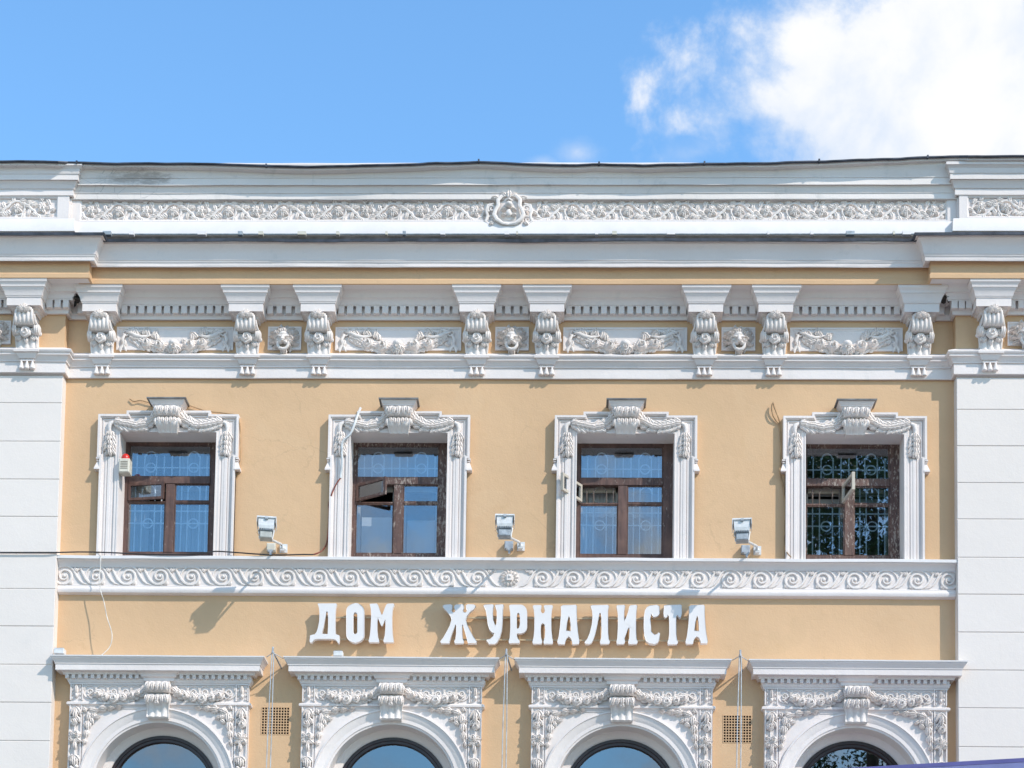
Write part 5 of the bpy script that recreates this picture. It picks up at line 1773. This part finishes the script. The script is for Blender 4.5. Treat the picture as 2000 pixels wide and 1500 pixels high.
def cable(name, px_pts, rad, mat, label, cat='cable', n=6):
    pts = []
    for (a, b, d) in px_pts:
        x, z = W(a, b, d); pts.append((x, -d, z))
    pts = catmull(pts)
    m = MB(); m.tube(pts, rad, n)
    return tag(m.build(name, mat, None, 60), label, cat)


cable('cable', [(253, 779, .02), (262, 784, .03), (275, 782, .03), (295, 787, .03), (330, 790, .02), (362, 790, .03), (400, 802, .025), (430, 806, .03), (458, 810, .03), (467, 816, .04), (468, 826, .1), (469, 845, .02), (470, 870, .03), (469, 905, .03), (464, 928, .02), (456, 945, .02), (455, 955, .02), (453, 985, .02), (454, 1020, .015), (452, 1050, .015), (453, 1075, .02)], .008, CABLE_TN, 'thin brown cable running around the top right of the first window')
cable('cable', [(-60, 1078, .20), (0, 1079, .20), (60, 1079, .2), (110, 1079, .19), (160, 1078, .1), (220, 1079.5, .13), (300, 1083, .165), (380, 1082, .165), (420, 1077, .14), (460, 1079, .14), (500, 1082, .17), (545, 1084, .15), (590, 1083, .165), (612, 1083, .15), (622, 1080, .1)], .010, CABLE_BK, 'black cable lying along the ledge under the first window')
cable('cable', [(612, 1083, .15), (625, 1078, .12), (635, 1068, .05), (640, 1050, .03), (643, 1000, .03), (642, 985, .03), (648, 965, .11), (657, 945, .12), (665, 934, .12)], .010, CABLE_RD, 'red and black cable beside the left jamb of the second window')
cable('conduit', [(665, 934, .12), (668, 905, .12), (668, 880, .13), (670, 862, .14), (684, 848, .15), (692, 830, .16), (698, 812, .13), (704, 797, .03)], .018, LAMPW, 'white conduit bent across the top left of the second window', 'conduit')
cable('cable', [(1524, 827, .02), (1518, 810, .05), (1512, 795, .06), (1510, 786, .05), (1507, 796, .06), (1510, 812, .05), (1516, 822, .03), (1521, 828, .02), (1524, 840, .02), (1525, 880, .02), (1524, 910, .02), (1523, 918, .10), (1526, 935, .03), (1531, 955, .03), (1533, 990, .02), (1533, 1030, .02), (1532, 1060, .02), (1533, 1072, .05), (1540, 1083, .14), (1545, 1088, .17)], .009, CABLE_TN, 'tan looped cable beside the left jamb of the fourth window')
cable('cord', [(199, 1080, .10), (197, 1086, .18), (196, 1110, .2), (194, 1130, .2), (197, 1155, .19), (203, 1175, .2), (209, 1205, .22), (217, 1230, .24), (219, 1245, .25), (215, 1262, .25), (205, 1274, .27), (196, 1281, .28)], .006, CABLE_WT, 'pale cord hanging over the scroll band below the first window', 'cord')

# banner wires between the arched windows
for i, (px, py, lb) in enumerate(((533, 1272, 'pair of steel wires hung from a hook above the left vent'), (989, 1276, 'pair of steel wires hung from a hook below the letter Р'), (1446, 1278, 'pair of steel wires hung from a hook above the right vent'))):
    d = .40
    x, z = W(px, py, d)
    root = tag(empty('hanging_wire', (x, -.0, z)), lb, 'wire', 'hanging wires between the arched windows')
    m = MB(); m.tube([(.06, 0, -.12), (.03, -.2, -.06), (0, -d, 0)], .012, 6); m.tube([(0, -d - .02, -.03), (0, -d, .05)], .014, 6); m.dome(0, .05, .016, .016, .016, d, 0, 8, 3)
    m.build('hook', GREYMETAL, root, 50)
    m = MB(); m.tube([(-.10, -.32, -.06), (0, -d, -.02), (.13, -.30, -.07)], .006, 5); m.build('stay', GREYMETAL, root)
    tilt = (-.055, -.02, -.03)[i]
    for s2 in (-1, 1):
        m = MB(); m.tube([(s2 * .012, -d, 0), (s2 * .026 + tilt * .3, -d + .02, -1.0), (s2 * .03 + tilt * 3.2 / 3, -d + .04, -4.5)], .0075, 5)
        m.build('wire', GREYMETAL, root)

# small boxes standing on the entablatures
for (px, py, w, h, lb) in ((661, 1277, 9, 4.5, 'small pale box on the entablature under the letter О'), (117, 1272, 10, 5, 'small pale box at the left end of the first entablature')):
    x, z = W(px, py, .22)
    m = MB(); m.cbox(-w * PX, w * PX, -.06, .06, -h * PX, h * PX, .006)
    o = m.build('junction_box', LAMPW, None, None, (x, -.22, z - .01))
    for k in (0,):
        c_ = MB(); c_.box(-w * PX * .9, w * PX * .9, -.055, .055, h * PX, h * PX + .008); c_.build('lid', GREYMETAL, o)
    tag(o, lb, 'box')

# violet canopy rising into the lower right corner
ax, az_ = W(1560, 1507, 3.2)
bx_, bz = W(2080, 1477.5, 5.2)
cn = tag(empty('canopy', (ax, -3.2, az_ - .4)), 'violet canopy edge cutting across the lower right corner', 'canopy')
A = Vector((ax, -3.2, az_)); Bv = Vector((bx_, -5.2, bz))
dirv = (Bv - A)
A2, B2 = A - dirv * .3, Bv + dirv * .5
def strip(z0, z1, th, off):
    m = MB()
    o = Vector(cn.location)
    nrm = Vector((dirv.y, -dirv.x, 0)).normalized()
    if nrm.y > 0: nrm = -nrm
    vs = []
    for p in (A2, B2):
        for zz_ in (z0, z1):
            for q_ in (0, th): vs.append(tuple(p + Vector((0, 0, zz_)) + nrm * (off + q_) - o))
    m.add(vs, [(0, 1, 3, 2), (4, 6, 7, 5), (0, 4, 5, 1), (2, 3, 7, 6), (0, 2, 6, 4), (1, 5, 7, 3)])
    return m
strip(-.045, .0, .05, 0).build('top_edge', PURPLE, cn)
strip(-.55, -.047, .04, .004).build('valance', PURPLE_LT, cn)
m = MB()
nrm = Vector((dirv.y, -dirv.x, 0)).normalized()
if nrm.y > 0: nrm = -nrm
o = Vector(cn.location)
q1, q2 = A2 - o, B2 - o
inw = -nrm
m.add([tuple(q1 + Vector((0, 0, -.05))), tuple(q2 + Vector((0, 0, -.05))), tuple(q2 + inw * 1.4 + Vector((0, 0, -.35))), tuple(q1 + inw * 1.4 + Vector((0, 0, -.35)))], [(0, 1, 2, 3)])
m.add([tuple(q1 + Vector((0, 0, -.06))), tuple(q2 + Vector((0, 0, -.06))), tuple(q2 + inw * 1.4 + Vector((0, 0, -.36))), tuple(q1 + inw * 1.4 + Vector((0, 0, -.36)))], [(0, 3, 2, 1)])
m.build('roof_sheet', PURPLE, cn)
for t_ in (0.05, .95):
    m = MB(); p = A2.lerp(B2, t_) - o + inw * .1
    m.tube([(p.x, p.y, p.z - .1), (p.x, p.y, -cn.location.z + .0)], .04, 8); m.build('post', GREYMETAL, cn)

# ------------------------------------------------------------------ street tree that shows in the right-hand panes
LEAF = simple('leaf_green', (0.055, 0.10, 0.028), 0.6, 0, 0.5, 1.2)
BARK = simple('bark', (0.10, 0.075, 0.055), 0.9, 0, .3, 10)


def tree(x, y, h, cr, seed, label):
    rnd = random.Random(seed)
    root = tag(empty('tree', (x, y, 0)), label, 'tree', 'street trees across from the facade')
    m = MB()
    m.tube([(0, 0, 0), (.1, .05, h * .3), (-.05, .1, h * .6), (.1, 0, h * .92)], [.28, .22, .14, .03], 9)
    tips = []
    for k in range(26):
        z0 = h * rnd.uniform(.28, .85)
        a = rnd.uniform(0, TAU); L = cr * rnd.uniform(.55, 1.0) * (1.15 - .6 * abs(z0 / h - .55))
        e = (math.cos(a) * L, math.sin(a) * L, z0 + L * rnd.uniform(.3, .7))
        mid = (e[0] * .45, e[1] * .45, z0 + (e[2] - z0) * .35)
        m.tube([(0, 0, z0), mid, e], [.07, .045, .012], 6)
        tips += [e, mid, tuple((Vector(e) + Vector(mid)) / 2)]
    m.build('trunk', BARK, root, 60)
    m = MB()
    for c in tips:
        for q_ in range(8):
            cc = Vector(c) + Vector((rnd.gauss(0, .45), rnd.gauss(0, .45), rnd.gauss(0, .4)))
            for _ in range(130):
                p = cc + Vector((rnd.gauss(0, .24), rnd.gauss(0, .24), rnd.gauss(0, .2)))
                s_ = rnd.uniform(.038, .07)
                u = Vector((rnd.gauss(0, 1), rnd.gauss(0, 1), rnd.gauss(0, 1))).normalized()
                v = u.cross(Vector((rnd.gauss(0, 1), rnd.gauss(0, 1), rnd.gauss(0, 1)))).normalized()
                m.add([tuple(p - u * s_), tuple(p + v * s_ * .55), tuple(p + u * s_), tuple(p - v * s_ * .55)], [(0, 1, 2, 3)])
    m.build('crown', LEAF, root)


tree(7.5, -14.0, 20.5, 2.9, 5, 'leafy street tree mirrored in the fourth upper window')
